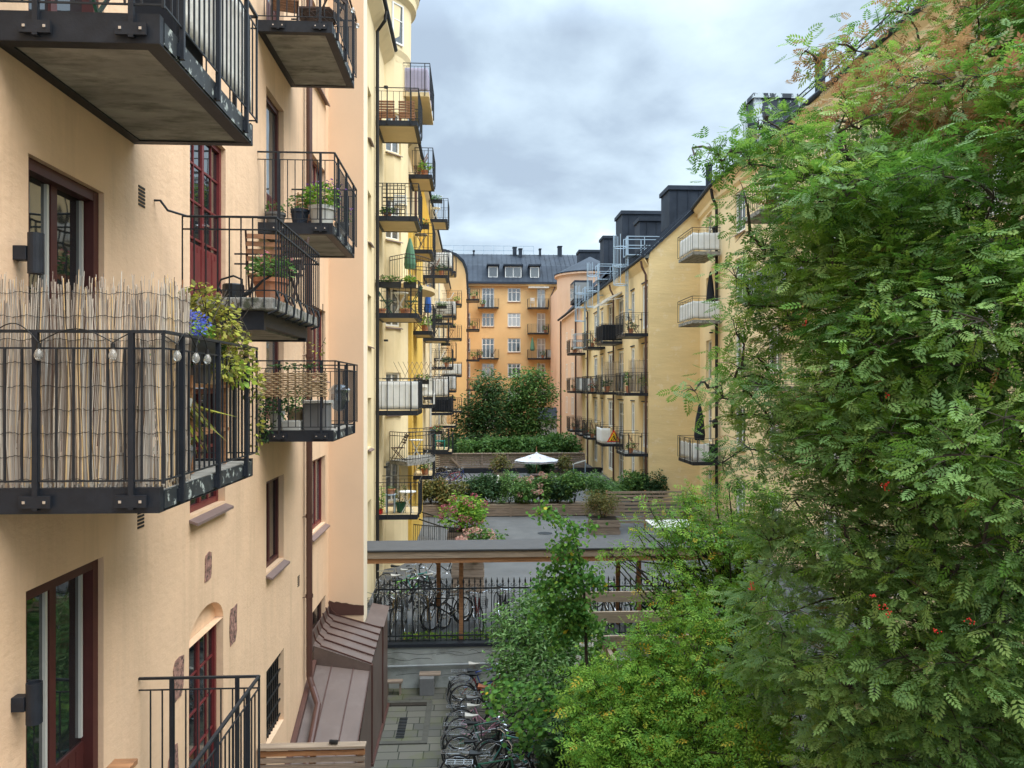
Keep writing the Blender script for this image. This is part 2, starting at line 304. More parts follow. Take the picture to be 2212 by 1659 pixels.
def leaves(name, m, P, size, kind='leaf', parent=None, out=None, droop=(.1, .6), up=.42, svar=.3, tint=None, stuff=False):
    """P: (n,3) positions; out: (n,3) outward directions"""
    P = np.asarray(P, float); n = len(P); T = leaf_template(kind); q = len(T)
    if out is None: out = RNG.normal(size=(n, 3))
    d = np.array(out, float)+RNG.normal(size=(n, 3))*.55; d[:, 2] = d[:, 2]*.4-RNG.uniform(*droop, size=n)
    d /= np.linalg.norm(d, axis=1)[:, None]+1e-9
    nr = RNG.normal(size=(n, 3))*(1-up); nr[:, 2] += up*1.4
    sd_ = np.cross(nr, d); sd_ /= np.linalg.norm(sd_, axis=1)[:, None]+1e-9; nn = np.cross(d, sd_)
    sz = size*(1+RNG.uniform(-svar, svar, n))
    V = P[:, None, None, :]+sz[:, None, None, None]*(T[None, :, :, 0:1]*d[:, None, None, :]+T[None, :, :, 1:2]*sd_[:, None, None, :]+T[None, :, :, 2:3]*nn[:, None, None, :])
    off = np.array(WL.get(parent.name, (0, 0, 0))) if parent else 0
    V = (V-off).reshape(-1, 3); nf = n*q
    if kind == 'round':                                # give round leaves eight corners
        base = np.array([(0, 0, 0), (.2, .36, .03), (.5, .48, .03), (.82, .33, -.02), (1, 0, -.08), (.82, -.33, -.02), (.5, -.48, .03), (.2, -.36, .03)])
        V = P[:, None, :]+sz[:, None, None]*(base[None, :, 0:1]*d[:, None, :]+base[None, :, 1:2]*sd_[:, None, :]+base[None, :, 2:3]*nn[:, None, :])
        V = (V-off).reshape(-1, 3); k = 8
    else: k = 4
    me = bpy.data.meshes.new(name); me.vertices.add(len(V)); me.vertices.foreach_set('co', V.ravel())
    me.loops.add(nf*k); me.loops.foreach_set('vertex_index', np.arange(nf*k)); me.polygons.add(nf)
    me.polygons.foreach_set('loop_start', np.arange(nf)*k); me.update(calc_edges=True)
    tn = RNG.uniform(0, 1, n) if tint is None else np.where(np.asarray(tint) > .96, tint, np.clip(tint+RNG.normal(size=n)*.13, 0, .93))
    at = me.attributes.new('tint', 'FLOAT', 'FACE'); at.data.foreach_set('value', np.repeat(tn, q).astype(np.float32))
    me.materials.append(m); o = bpy.data.objects.new(name, me); COL.objects.link(o)
    if parent: o.parent = parent; WL[o.name] = tuple(WL.get(parent.name, (0, 0, 0)))
    return o
def blob(c, r, n, shell=.35):
    """n points in an ellipsoid around c, biased to the shell, lumpy"""
    r = np.array(r if hasattr(r, '__len__') else (r, r, r), float)
    v = RNG.normal(size=(n, 3)); v /= np.linalg.norm(v, axis=1)[:, None]; rad = RNG.uniform(shell, 1, n)**.6
    return np.array(c)+v*rad[:, None]*r, v
def clumps(centers, per, twig=.18):
    P = []; O = []
    for c, r, n in centers:
        p, v = blob(c, r, max(1, n//per)); 
        for a, b in zip(p, v):
            P.append(a+RNG.normal(size=(per, 3))*twig); O.append(np.repeat(b[None], per, 0))
    return np.concatenate(P), np.concatenate(O)
def bush(name, loc, r, h, n, size, m, label, cat='bush', kind='leaf', group=None, stems=True, flowers=None, lumps=7, **k):
    t = thing(name, loc, label, cat, group); c = Vector(loc); n = int(n*2.3)
    cs = [((c.x+random.uniform(-.55, .55)*r, c.y+random.uniform(-.5, .5)*r, c.z+h*random.uniform(.3, .78)), (r*.5, r*.5, h*.26), n//lumps) for _ in range(lumps)]
    P, O = clumps(cs, 8, r*.10); leaves('foliage', m, P, size, kind, t, O, **k)
    if stems:
        mb = MB()
        for q in range(6): a = random.uniform(0, 6.28); mb.tube([c, c+Vector((math.cos(a)*r*.2, math.sin(a)*r*.2, h*.35)), c+Vector((math.cos(a)*r*.5, math.sin(a)*r*.5, h*.75))], .02*max(.3, r), 4, .006)
        mb.build('stem', barkm, t)
    if flowers:
        fm, nf, fs, fr_ = flowers; mb = []; 
        fc, _ = blob((c.x, c.y, c.z+h*.6), (r*.95, r*.95, h*.42), nf, .8)
        for i in range(nf): P, O = blob(fc[i], fr_, 60, .6); mb.append((P, O))
        leaves('flowers', fm, np.concatenate([a for a, b in mb]), fs, 'leaf', t, np.concatenate([b for a, b in mb]), up=.3)
    return t
def potted(loc, label, r=.14, h=.24, pm=terra, ph=.35, pr=.2, n=160, size=.06, m=lf_mid, kind='leaf', flowers=None, fm=None, name='potted_plant', group='pot plants on the balconies', square=False):
    t = thing(name, loc, label, 'plant pot', group); c = Vector(loc)
    mb = MB()
    if square: mb.box(c.x-square[0]/2, c.x+square[0]/2, c.y-square[1]/2, c.y+square[1]/2, c.z, c.z+h)
    else: mb.lathe([(0, 0), (r*.72, 0), (r*.95, h*.8), (r*.95, h*.82), (r*1.05, h*.82), (r*1.05, h), (r*.9, h), (r*.88, h*.86), (0, h*.86)], c, 14)
    mb.build('flower_box' if square else 'pot', pm, t)
    rr = (max(pr, square[0]/2), max(pr*.7, square[1]/2), ph*.5) if square else (pr, pr, ph*.5)
    P, O = blob((c.x, c.y, c.z+h+ph*.38), rr, n, .2); leaves('foliage', m, P, size, kind, t, O, droop=(-.4, .5))
    if fm: P, O = blob((c.x, c.y, c.z+h+ph*.6), (rr[0], rr[1], rr[2]*.8), flowers, .6); leaves('flowers', fm, P, size*.8, 'leaf', t, O, up=.3)
    return t
# ---- architecture ---------------------------------------------------------------
def wall(fr, s0, s1, z0, z1, holes, m, parent, rev=.2, name='wall'):
    S = sorted({s0, s1, *[v for h in holes for v in h[:2] if s0 < v < s1]}); Z = sorted({z0, z1, *[v for h in holes for v in h[2:4] if z0 < v < z1]})
    mb = MB()
    for a, b in zip(S, S[1:]):
        for c, d in zip(Z, Z[1:]):
            if any(h[0] <= a and b <= h[1] and h[2] <= c and d <= h[3] for h in holes): continue
            mb.poly([fr.p(a, 0, c), fr.p(b, 0, c), fr.p(b, 0, d), fr.p(a, 0, d)])
    for h in holes:
        if len(h) > 4: continue
        a, b, c, d = h[:4]
        for q in (((a, c), (b, c)), ((a, d), (b, d)), ((a, c), (a, d)), ((b, c), (b, d))):
            (x0, y0), (x1, y1) = q; mb.poly([fr.p(x0, 0, y0), fr.p(x1, 0, y1), fr.p(x1, -rev-.08, y1), fr.p(x0, -rev-.08, y0)])
    o = mb.build(name, m, parent)
    if abs(fr.a.cross(Vector((0, 0, 1))).dot(fr.n)) > 0 and fr.a.cross(Vector((0, 0, 1))).dot(fr.n) < 0: o.data.flip_normals()
    return o
def window(fr, h, parent, rev=.2, fm=white, gm=None, cols=2, rows=(.68,), fw=.06, mull=.035, sill=True, sm=sillm, panel=0, name='window', deep=.05, sillout=.1, handle=False):
    a, b, c, d = h[:4]; mb = MB(); e = .004
    dd = -rev
    mb.box(a+e, a+fw, dd-deep, dd, c, d-e, fr); mb.box(b-fw, b-e, dd-deep, dd, c, d-e, fr)
    mb.box(a+fw, b-fw, dd-deep, dd-.002, d-fw, d-e, fr); mb.box(a+fw, b-fw, dd-deep, dd-.002, c+.002, c+fw, fr)
    w = b-a; hh = d-c
    for i in range(1, cols): x = a+w*i/cols; mb.box(x-fw*.5, x+fw*.5, dd-deep, dd-deep+.035, c+fw, d-fw, fr)
    if isinstance(rows, (tuple, list)):
        for r in rows: mb.box(a+fw, b-fw, dd-deep+.004, dd-deep+.028, c+hh*r-mull/2, c+hh*r+mull/2, fr)
    if panel:
        mb.box(a+fw, b-fw, dd-deep+.004, dd-deep+.03, c+fw, c+hh*panel, fr)
        k = max(3, int(w/.13))
        for i in range(1, k): x = a+fw+(w-2*fw)*i/k; mb.box(x-.006, x+.006, dd-deep+.03, dd-deep+.036, c+fw, c+hh*panel-.03, fr)
    o = mb.build(name, fm, parent)
    g = MB(); z0 = c+(hh*panel if panel else fw)
    gd = dd-deep+.012; g.poly([fr.p(a+fw*.9, gd, z0), fr.p(b-fw*.9, gd, z0), fr.p(b-fw*.9, gd, d-fw*.9), fr.p(a+fw*.9, gd, d-fw*.9)])
    g.build('pane', gm or random.choice([glassm, glassm, glass3, glass2]), o)
    if sill:
        s = MB(); P = [(a-.02, -rev, c-.002), (b+.02, -rev, c-.002), (b+.03, sillout, c-.07), (a-.03, sillout, c-.07)]
        s.add([fr.p(*p) for p in P]+[fr.p(x, y, z-.03) for x, y, z in P], [(0, 1, 2, 3), (7, 6, 5, 4), (3, 2, 6, 7), (0, 3, 7, 4), (2, 1, 5, 6), (1, 0, 4, 5)])
        s.build('sill', sm, o)
    return o
def balcony(fr, s0, s1, out, zb, parent, thick=.14, fas=.15, h=1.05, mslab=slabm, mrail=railm, mf=black, posts=True, bars=.105, bar=.012, name='balcony', near='lo', edge=None, lug=True, box=False, label=None, sofm=None, split=False):
    """slab + steel fascia + railing on three sides. s0..s1 along the wall, out = depth"""
    mb = MB().box(s0+.01, s1-.01, .0, out-.01, zb+.01, zb+thick, fr); b = mb.build(name, mslab, parent)
    if label: b['label'] = label
    f = MB(); f.box(s0-.012, s0+.05, 0, out, zb, zb+fas, fr); f.box(s1-.05, s1+.012, 0, out, zb, zb+fas, fr)
    f.box(s0+.05, s1-.05, 0, .09, zb-.004, zb+.012, fr); f.box(s0-.012, s0+.09, .003, out-.002, zb-.007, zb-.001, fr); f.box(s1-.08, s1+.01, .003, out-.002, zb-.007, zb-.001, fr)
    f.box(s0+.09, s1-.09, out-.12, out-.003, zb-.006, zb+.002, fr)
    f.build('fascia', mf, b)
    if edge: MB().box(s0+.055, s1-.055, out-.012, out+.006, zb+.012, zb+thick-.005, fr).build('slab_edge', edge, b)
    else: MB().box(s0+.05, s1-.05, out-.012, out+.004, zb, zb+fas-.002, fr).build('edge_beam', mf, b)
    r = MB(); zt = zb+thick+h; z2 = zt-.11; z1 = zb+thick+.07; o2 = out+.03
    t = bar
    for z, w in ((zt, .02), (z2, .012), (z1, .012)):
        hw = w*1.4 if z == zt else w*.9
        r.box(s0-.03-hw/2, s0-.03+hw/2, 0, o2, z-w/2, z+w/2, fr); r.box(s1+.03-hw/2, s1+.03+hw/2, 0, o2, z-w/2, z+w/2, fr); r.box(s0-.03, s1+.03, o2-hw/2, o2+hw/2, z-w/2+.001, z+w/2+.001, fr)
    def vb(x, y, w, za, zc): r.box(x-w/2, x+w/2, y-w/2, y+w/2, za, zc, fr)
    n = max(2, int(out/bars))
    for i in range(1, n):
        for x in (s0-.03, s1+.03): vb(x, out*i/n, t, z1, z2)
    n = max(2, int((s1-s0)/bars))
    for i in range(1, n): vb(s0+(s1-s0)*i/n, o2, t, z1, z2)
    for x, y in ((s0-.03, o2), (s1+.03, o2)): vb(x, y, t*1.5, z1-.02, zt)
    if posts and not split:
        r2 = MB()
        for x, y in ((s0-.03, out*.28), (s0-.03, out*.84), (s0+(s1-s0)*.14, o2), (s0+(s1-s0)*.5, o2), (s0+(s1-s0)*.86, o2)): r2.box(x-.016, x+.016, y-.016, y+.016, zb+.02, zt, fr)
        k0 = len(r.v); r.v += r2.v; r.f += [tuple(i+k0 for i in f_) for f_ in r2.f]
    r.build('railing', mrail, b)
    if posts and split:
        bo = MB()
        pts = [(s0-.03, out*.28, 0), (s0-.03, out*.84, 0), (s1+.03, out*.28, 0), (s1+.03, out*.84, 0), (s0+(s1-s0)*.14, o2, 1), (s0+(s1-s0)*.5, o2, 1), (s0+(s1-s0)*.86, o2, 1)]
        for x, y, k in pts:
            q = MB(); q.box(x-.017, x+.017, y-.017, y+.017, zb+.02, zt, fr)
            nb0 = len(q.f)
            if lug:
                sg = -1 if x < s0 else 1
                if not k: q.box(min(x+sg*.018, x-sg*.002), max(x+sg*.018, x-sg*.002), y-.1, y+.1, zb+.035, zb+.115, fr)
                else: q.box(x-.1 if not edge else x-.035, x+.1 if not edge else x+.035, y-.028, y-.006, zb+.03, zb+.12, fr)
                for dx in (-.065, .065):
                    if not k: q.box(min(x+sg*.016, x+sg*.026), max(x+sg*.016, x+sg*.026), y+dx-.009, y+dx+.009, zb+.066, zb+.084, fr)
                    elif not edge: q.box(x+dx-.011, x+dx+.011, y-.008, y+.004, zb+.064, zb+.086, fr)
            po = q.build('post', mf, b)
            if lug and not k:
                po.data.materials.append(chrome)
                for pf in po.data.polygons[-12:]: pf.material_index = 1
    return b
def screen(fr, path, z0, z1, m, name, label, cat, amp=.007, group=None, step=.04, freq=4.5, sag=0., loc=None):
    """cloth laced along a rail path of (s, d) points"""
    pts = []
    for (a, b), (c, d) in zip(path, path[1:]):
        L_ = math.hypot(c-a, d-b); k = max(2, int(L_/step))
        for i in range(k+(1 if (c, d) == path[-1] else 0)): t = i/k; pts.append((a+(c-a)*t, b+(d-b)*t, (c-a)/L_, (d-b)/L_))
    mb = MB(); nz = 6; vs = []; ph = random.uniform(0, 6)
    for i, (s, d, ts, td) in enumerate(pts):
        for j in range(nz+1):
            f = j/nz; o_ = amp*math.sin(i*step*freq+ph+1.5*math.sin(f*3+i*.13))*(1.1-.5*f)+amp*.4*math.sin(i*1.7)
            zz = z0+(z1-z0)*f; 
            if j == nz: zz -= sag*abs(math.sin(i*step*5))
            if j == 0: zz += sag*.5*math.sin(i*step*7+ph)
            vs.append(fr.p(s-td*o_, d+ts*o_, zz))
    fs = [(i*(nz+1)+j, (i+1)*(nz+1)+j, (i+1)*(nz+1)+j+1, i*(nz+1)+j+1) for i in range(len(pts)-1) for j in range(nz)]
    mb.add(vs, fs); o = mb.build(name, m, None, smooth=True); so_ = o.modifiers.new('t', 'SOLIDIFY'); so_.thickness = .004
    return tag(o, label, cat, group)
def pipe(pts, r, m, parent, name='downpipe', straps=()):
    mb = MB().tube(pts, r, 10)
    for z in straps: mb.lathe([(r*1.25, -.03), (r*1.25, .03)], (pts[0][0], pts[0][1], z), 10)
    return mb.build(name, m, parent, smooth=False)
#=================================================================== GROUND
struct('ground', MB().box(-400, 400, -300, 500, -1.0, -.03), groundm)
struct('paved_yard', MB().box(-3.15, 11, -6, 19.2, -.03, 0), pavem)
struct('asphalt_court', MB().box(-3.4, 11.6, 19.45, 38.3, -.02, 1.1), asphalt)
struct('terrace', MB().box(-3.4, 12, 38.3, 95, -.02, 1.6), asphalt)
#=================================================================== LEFT NEAR BUILDING
LX = -3.15
FL = Fr((LX, 0, 0), (0, 1, 0), (1, 0, 0))
B1 = thing('apartment_building', (LX, 8, 0), 'peach rendered apartment building close on the left with dark red window frames and steel balconies', 'building')
red = []
HOL = [(5.6, 6.72, 7.0, 9.17), (5.57, 6.71, 3.95, 6.06), (5.6, 6.72, 10.05, 12.15), (8.71, 9.95, 8.5, 10.55), (8.71, 9.93, 6.06, 7.5), (8.71, 9.93, 11.9, 13.4),
       (8.68, 9.86, 2.35, 4.595), (11.88, 12.97, 10.0, 12.13), (11.88, 12.97, 7.0, 9.13), (11.88, 12.97, 4.66, 6.06), (11.88, 12.97, 1.95, 3.15), (11.88, 12.97, 13.1, 15.2), (14.93, 16.6, 13.65, 15.2),
       (14.95, 16.6, 10.68, 12.14), (14.95, 16.6, 7.7, 9.14), (14.95, 16.6, 4.62, 6.06), (14.95, 16.6, 2.45, 3.06), (2.2, 3.4, 7.0, 9.17), (2.2, 3.4, 4.0, 6.06)]
wall(FL, -5, 16.98, 0, 18.5, HOL+[(8.68, 9.86, 4.60, 4.93, 1)], peach, B1, rev=.16)
def bw(i, **k):
    h = HOL[i]; kw = dict(fm=redwood, rev=.085, fw=.07, sill=False); kw.update(k); return window(FL, h, B1, **kw)
# near glazed doors (two leaves, deep dark frame)
W_ = []
for i in (0, 1, 2): 
    w_ = bw(i, cols=2, rows=(), fm=darkred, gm=glassm, panel=.27 if i == 1 else 0, fw=.09, name='balcony_door', rev=.045, deep=.11); W_.append(w_)
RD = bw(3, cols=2, rows=(.36, .57, .78), panel=.33, gm=glassm, name='balcony_door', rev=.055, deep=.05, mull=.025)
# muntins + bright inner casement strips
def muntins(i, xs, zs, par, m=redwood, w=.022):
    a, b, c, d = HOL[i]; mb = MB()
    for x in xs: mb.box(a+(b-a)*x-w/2, a+(b-a)*x+w/2, -.13, -.108, c+.05, d-.05, FL)
    for z in zs: mb.box(a+.05, b-.05, -.13, -.109, c+(d-c)*z-w/2, c+(d-c)*z+w/2, FL)
    mb.build('glazing_bars', m, par)
mb = MB(); a, b, c, d = HOL[3]
for x in (.27, .75): mb.box(a+(b-a)*x-.011, a+(b-a)*x+.011, -.1, -.078, c+.7, d-.07, FL)
for z in (c+.08,):
    for x0 in (.1, .58): mb.box(a+(b-a)*x0, a+(b-a)*(x0+.14), -.09, -.068, z, z+.5, FL); mb.box(a+(b-a)*(x0+.18), a+(b-a)*(x0+.32), -.09, -.068, z, z+.5, FL)
mb.build('glazing_bars', redwood, RD)
MB().tube([FL.p(9.38, -.07, 9.45), FL.p(9.38, -.02, 9.45), FL.p(9.26, -.02, 9.45)], .012, 6).build('door_handle', chrome, RD)
for i in (0, 1):
    a, b, c, d = HOL[i]
    for x in (.41, .88): MB().box(a+(b-a)*x, a+(b-a)*x+.03, -.143, -.120, c+(.62 if i == 1 else .1), d-.1, FL).build('pale_sash_edge', potwhite, W_[i])
for i in (4, 5): q = bw(i, cols=2, rows=(.5,), sill=True, gm=glassm); muntins(i, (.25, .75), (.25,), q)
q = bw(6, cols=2, rows=(.2, .4, .6, .8), gm=glassm, mull=.022); muntins(6, (.25, .75), (), q)
for i in (7, 8, 11): bw(i, cols=1, rows=(), panel=.28, gm=glass3, name='balcony_door', fw=.1, fm=darkred)
bw(9, cols=2, rows=(), sill=True, gm=glassm, fm=darkred); 
for i in (12, 13, 14, 15): bw(i, cols=3, rows=(), sill=True, gm=glass3)
bw(16, cols=2, rows=(), gm=glassm, fm=brownpipe)
for i in (17, 18): bw(i, cols=2, rows=(), fm=darkred, gm=glassm)
# curtains inside the oblique right-hand windows
bw(10, cols=1, rows=(), gm=glassm, fm=blackp, rev=.2)
mb = MB(); a, b, c, d = HOL[10]
for k in range(9): x = a+.06+(b-a-.12)*k/8; mb.box(x-.012, x+.012, -.10, -.076, c, d, FL)
for k in range(5): z = c+.1+(d-c-.2)*k/4; mb.box(a, b, -.074, -.054, z-.012, z+.012, FL)
mb.build('window_grille', blackp, B1)
# arched niche above the stair window
mb = MB(); n = 16; a, b = 8.68, 9.86; cx = (a+b)/2; R = (b-a)/2; zc, zt_ = 4.60, 4.93
arc = [(cx+R*math.cos(math.pi*k/n), zc+.31*math.sin(math.pi*k/n)) for k in range(n+1)]
for k in range(n):
    (x0, z0), (x1, z1) = arc[k], arc[k+1]
    mb.poly([FL.p(x0, 0, z0), FL.p(x0, 0, zt_), FL.p(x1, 0, zt_), FL.p(x1, 0, z1)]); mb.poly([FL.p(x0, 0, z0), FL.p(x1, 0, z1), FL.p(x1, -.1, z1), FL.p(x0, -.1, z0)]); mb.poly([FL.p(x0, -.1, z0), FL.p(x1, -.1, z1), FL.p(x1, -.1, zc), FL.p(x0, -.1, zc)])
mb.build('arched_niche', peach, B1)
# air vents and bare stones
for s, z in ((7.46, 9.33), (7.44, 6.27), (14.05, 4.0), (10.95, 6.35)):
    mb = MB()
    for k in range(6): mb.box(s-.07, s+.07, .0, .006, z-.1+k*.034, z-.1+k*.034+.02, FL)
    mb.build('air_vent', ventm, B1)
for s0, s1, z0, z1 in ((9.18, 9.42, 5.22, 5.53), (10.1, 10.4, 4.15, 4.62), (8.24, 8.5, 4.17, 4.6), (8.1, 8.35, 3.3, 3.7)):
    pts = []
    for k in range(10):
        t = k/10*4; q = int(t); f = t-q; cs = [(s0, z0), (s1, z0), (s1, z1), (s0, z1)]; (x0, y0), (x1, y1) = cs[q % 4], cs[(q+1) % 4]
        pts.append(FL.p(x0+(x1-x0)*f+random.uniform(-.02, .02), .002, y0+(y1-y0)*f+random.uniform(-.02, .02)))
    MB().prism(pts, (.008, 0, 0)).build('bare_stone', stone, B1)
for s, z in ((5.45, 8.42), (5.43, 5.32)):
    mb = MB().box(s-.04, s+.04, 0, .09, z-.04, z+.06, FL); 
    o = mb.build('wall_lamp', black, B1, bevel=.004)
    MB().lathe([(.0, -.13), (.052, -.13), (.052, .15), (.044, .15), (.044, .13), (0, .13)], FL.p(s, .135, z), 18).build('lamp_cylinder', black, o, smooth=False)
pipe([(LX+.1, 14.5, 18.5), (LX+.1, 14.5, 2.1), (LX+.18, 14.42, 1.9), (LX+.34, 14.1, 1.72), (LX+.36, 13.2, 1.25), (LX+.36, 11.8, .5)], .058, brownpipe, B1, straps=(5.1, 8.1, 11.2, 14.2, 3.6))
mb = MB()
for z in (5.1, 8.1, 11.2, 14.2, 3.6): mb.bar((LX, 14.38, z), (LX+.1, 14.5, z), .012)
mb.build('pipe_bracket', brownpipe, B1)
# projecting pier at the end of the near building
B1b = MB(); PXo = -2.39
B1b.poly([(LX, 16.98, 0), (PXo, 16.98, 0), (PXo, 16.98, 18.5), (LX, 16.98, 18.5)]); B1b.build('pier', peach2, B1)
MB().poly([(PXo, 16.98, 0), (PXo, 17.55, 0), (PXo, 17.55, 18.5), (PXo, 16.98, 18.5)]).build('pier_side', cream, B1)  # lighter plaster stands in for the light on this face
MB().poly([(PXo, 17.55, 0), (-3.4, 17.55, 0), (-3.4, 17.55, 18.5), (PXo, 17.55, 18.5)]).build('pier_back', cream, B1)
MB().box(-14, LX-.005, -5, 17.5, 18.5, 18.7).build('roof', roofm, B1)
MB().box(-14, -13.8, -5, 17.5, 0, 18.5).build('back_wall', peach, B1); MB().box(-14, LX-.3, -5.2, -5, 0, 18.5).build('end_wall', peach, B1)
# balconies
balA = balcony(FL, 5.17, 7.29, 1.09, 9.78, B1, split=True, thick=.17, fas=.19, edge=rust, label='upper concrete balcony with canvas along its railing')
balB = balcony(FL, 5.17, 7.29, 1.09, 6.68, B1, split=True, thick=.14, fas=.16, edge=rust, label='balcony fenced with reed matting')
balD = balcony(FL, 11.43, 13.5, 1.09, 9.78, B1, split=True, fas=.16, edge=rust); balE = balcony(FL, 11.39, 13.47, 1.09, 12.74, B1, split=True, fas=.16, edge=rust); balF = balcony(FL, 11.47, 13.58, 1.09, 6.71, B1, split=True, fas=.16, edge=rust)
# stair landing balcony C: moulded stone slab on a steel frame
b = MB().box(7.95, 10.15, 0, 1.12, 8.30, 8.43, FL).build('landing_balcony', slab2, B1, bevel=.02); b['label'] = 'mossy stone slab balcony at the stair landing door'
mb = MB().box(8.02, 8.1, 0, 1.0, 8.1, 8.298, FL).box(10.02, 10.1, 0, 1.0, 8.1, 8.298, FL).box(8.1, 10.02, .9, 1.0, 8.14, 8.298, FL)
mb.build('support_frame', black, b); MB().box(8.1, 10.02, 0, .9, 8.12, 8.14, FL).build('underside', slabm, b)
r = MB(); zt = 9.25
r.tube([FL.p(7.75, 0, 9.36), FL.p(7.75, .06, 9.36), FL.p(7.78, .12, 9.27), FL.p(7.95, .25, 9.25), FL.p(7.95, 1.14, 9.25)], .012, 6)
for z in (9.25, 9.12): r.bar(FL.p(7.95, .2, z), FL.p(7.95, 1.14, z), .02, .014); r.bar(FL.p(7.95, 1.14, z), FL.p(10.15, 1.14, z), .022, .016); r.bar(FL.p(10.15, 1.14, z), FL.p(10.15, .05, z), .02)
for k in range(9): r.bar(FL.p(7.95, .2+.94*k/8, 8.33), FL.p(7.95, .2+.94*k/8, zt), .012); r.bar(FL.p(10.15, .2+.94*k/8, 8.43), FL.p(10.15, .2+.94*k/8, zt), .012)
for k in range(20):
    s = 7.95+2.2*k/19; r.bar(FL.p(s, 1.14, 8.47), FL.p(s, 1.14, zt), .013)
    if k % 3 == 0: r.tube([FL.p(s, 1.14, 8.5), FL.p(s, 1.17, 8.42), FL.p(s, 1.16, 8.3), FL.p(s, 1.06, 8.26)], .014, 5)
r.bar(FL.p(7.95, .2, 8.5), FL.p(7.95, 1.14, 8.5), .012); r.bar(FL.p(7.95, 1.14, 8.5), FL.p(10.15, 1.14, 8.5), .012)
r.build('railing', railm, b)
# lowest railing G (terrace below)
g = balcony(FL, 5.0, 7.37, 1.09, 3.45, B1, split=True, lug=False, thick=.14, h=1.16, edge=None, label='lowest balcony with a plain black steel railing'); g['label'] = 'lowest balcony with a plain black steel railing'
#=================================================================== things on the near balconies
# reed screen: some 900 reeds on wires
m, nt_, p_, o_ = newmat('dry_reed'); reedm = m
gi = N('ShaderNodeAttribute', nt_); gi.attribute_name = 'tint'; cr = N('ShaderNodeValToRGB', nt_); el = cr.color_ramp.elements
el[0].position = 0; el[0].color = (.13, .085, .055, 1); el[1].position = 1; el[1].color = (.68, .46, .22, 1)
for ps, c in ((.25, (.23, .175, .135, 1)), (.5, (.40, .335, .275, 1)), (.75, (.55, .49, .41, 1))): x = el.new(ps); x.color = c
tcn = N('ShaderNodeTexCoord', nt_); nn_ = N('ShaderNodeTexNoise', nt_); nn_.inputs['Scale'].default_value = 18; mpn = N('ShaderNodeMapping', nt_); mpn.inputs['Scale'].default_value = (1, 1, .6)
mm = N('ShaderNodeMix', nt_); mm.data_type = 'RGBA'; mm.blend_type = 'MULTIPLY'; mm.inputs[0].default_value = .55
for a, b_ in ((gi.outputs['Fac'], cr.inputs[0]), (tcn.outputs['Object'], mpn.inputs[0]), (mpn.outputs[0], nn_.inputs[0]), (cr.outputs[0], mm.inputs[6]), (nn_.outputs[1], mm.inputs[7]), (mm.outputs[2], p_.inputs['Base Color'])): nt_.links.new(a, b_)
nt_.links.new(cr.outputs[0], p_.inputs['Base Color']); p_.inputs['Roughness'].default_value = .7
def reed_screen(fr, path, z0, ztop, spacing, r, name, label, top_var=.14, group=None, wires=9, sides=4):
    t = thing(name, fr.p(path[0][0], path[0][1], z0), label, 'reed screen', group)
    mb = MB(); tints = []; segs = []; prev = None
    for (a, b), (c, d) in zip(path, path[1:]):
        Ls = math.hypot(c-a, d-b); k = int(Ls/spacing)
        for i in range(k):
            q = i/k; segs.append((a+(c-a)*q, b+(d-b)*q, (c-a)/Ls, (d-b)/Ls))
    bias = 0; kk = 0
    for i, (s, d, ts, td) in enumerate(segs):
        if kk <= 0: bias = random.uniform(-.05, .08); kk = random.randint(4, 14)
        kk -= 1
        ht = ztop+bias*.7+random.uniform(-top_var, top_var*.35); zb = z0+random.uniform(-.015, .05)
        if random.random() < .04: zb -= .1
        rr = r*random.uniform(.7, 1.3); ly = random.uniform(-2.4*r, 2.4*r); n_ = 5
        lean = random.uniform(-.02, .02); wob = random.uniform(-.006, .006); pts = []
        for j in range(n_+1):
            f = j/n_; x = lean*max(0, f-.55)*2.2+wob*math.sin(f*9+i)+.010*math.sin(i*.07+f*6); y = ly+.006*math.sin(f*7+i*.3); pts.append(fr.p(s+ts*x-td*y, d+td*x+ts*y, zb+(ht-zb)*f))
        f0 = len(mb.f); mb.tube(pts, rr, sides, rr*.55, cap=True); tv = min(1, max(0, random.gauss(.5, .32))); tints += [tv]*(len(mb.f)-f0)
    o = mb.build('reeds', reedm, t); at = o.data.attributes.new('tint', 'FLOAT', 'FACE'); at.data.foreach_set('value', tints)
    w = MB()
    for j in range(wires):
        z = z0+.06+(ztop-z0-.12)*j/(wires-1); pts = []
        for i in range(0, len(segs), 4): s, d, ts, td = segs[i]; pts.append(fr.p(s+td*.0+(-.014 if abs(td) > .5 else 0), d+(.014 if abs(ts) > .5 else 0), z+.007*math.sin(i*.11+j*1.7)+.003*math.sin(i*.5)))
        w.tube(pts, .0020 if r < .01 else .006, 4)
    w.build('binding_wire', blackp, t); return t
reed_screen(FL, [(5.225, -.02), (5.225, 1.065), (5.75, 1.065)], 6.83, 8.19, .0029, .0042, 'reed_screen', 'tall ragged reed matting behind the railing of the nearest balcony', sides=3)
# canvas on balcony A
screen(FL, [(5.62, 1.075), (7.28, 1.075)], 10.08, 10.98, canvasb, 'canvas_screen', 'crumpled off white canvas tied inside the railing of the top left balcony', 'privacy screen', amp=.005, freq=5)
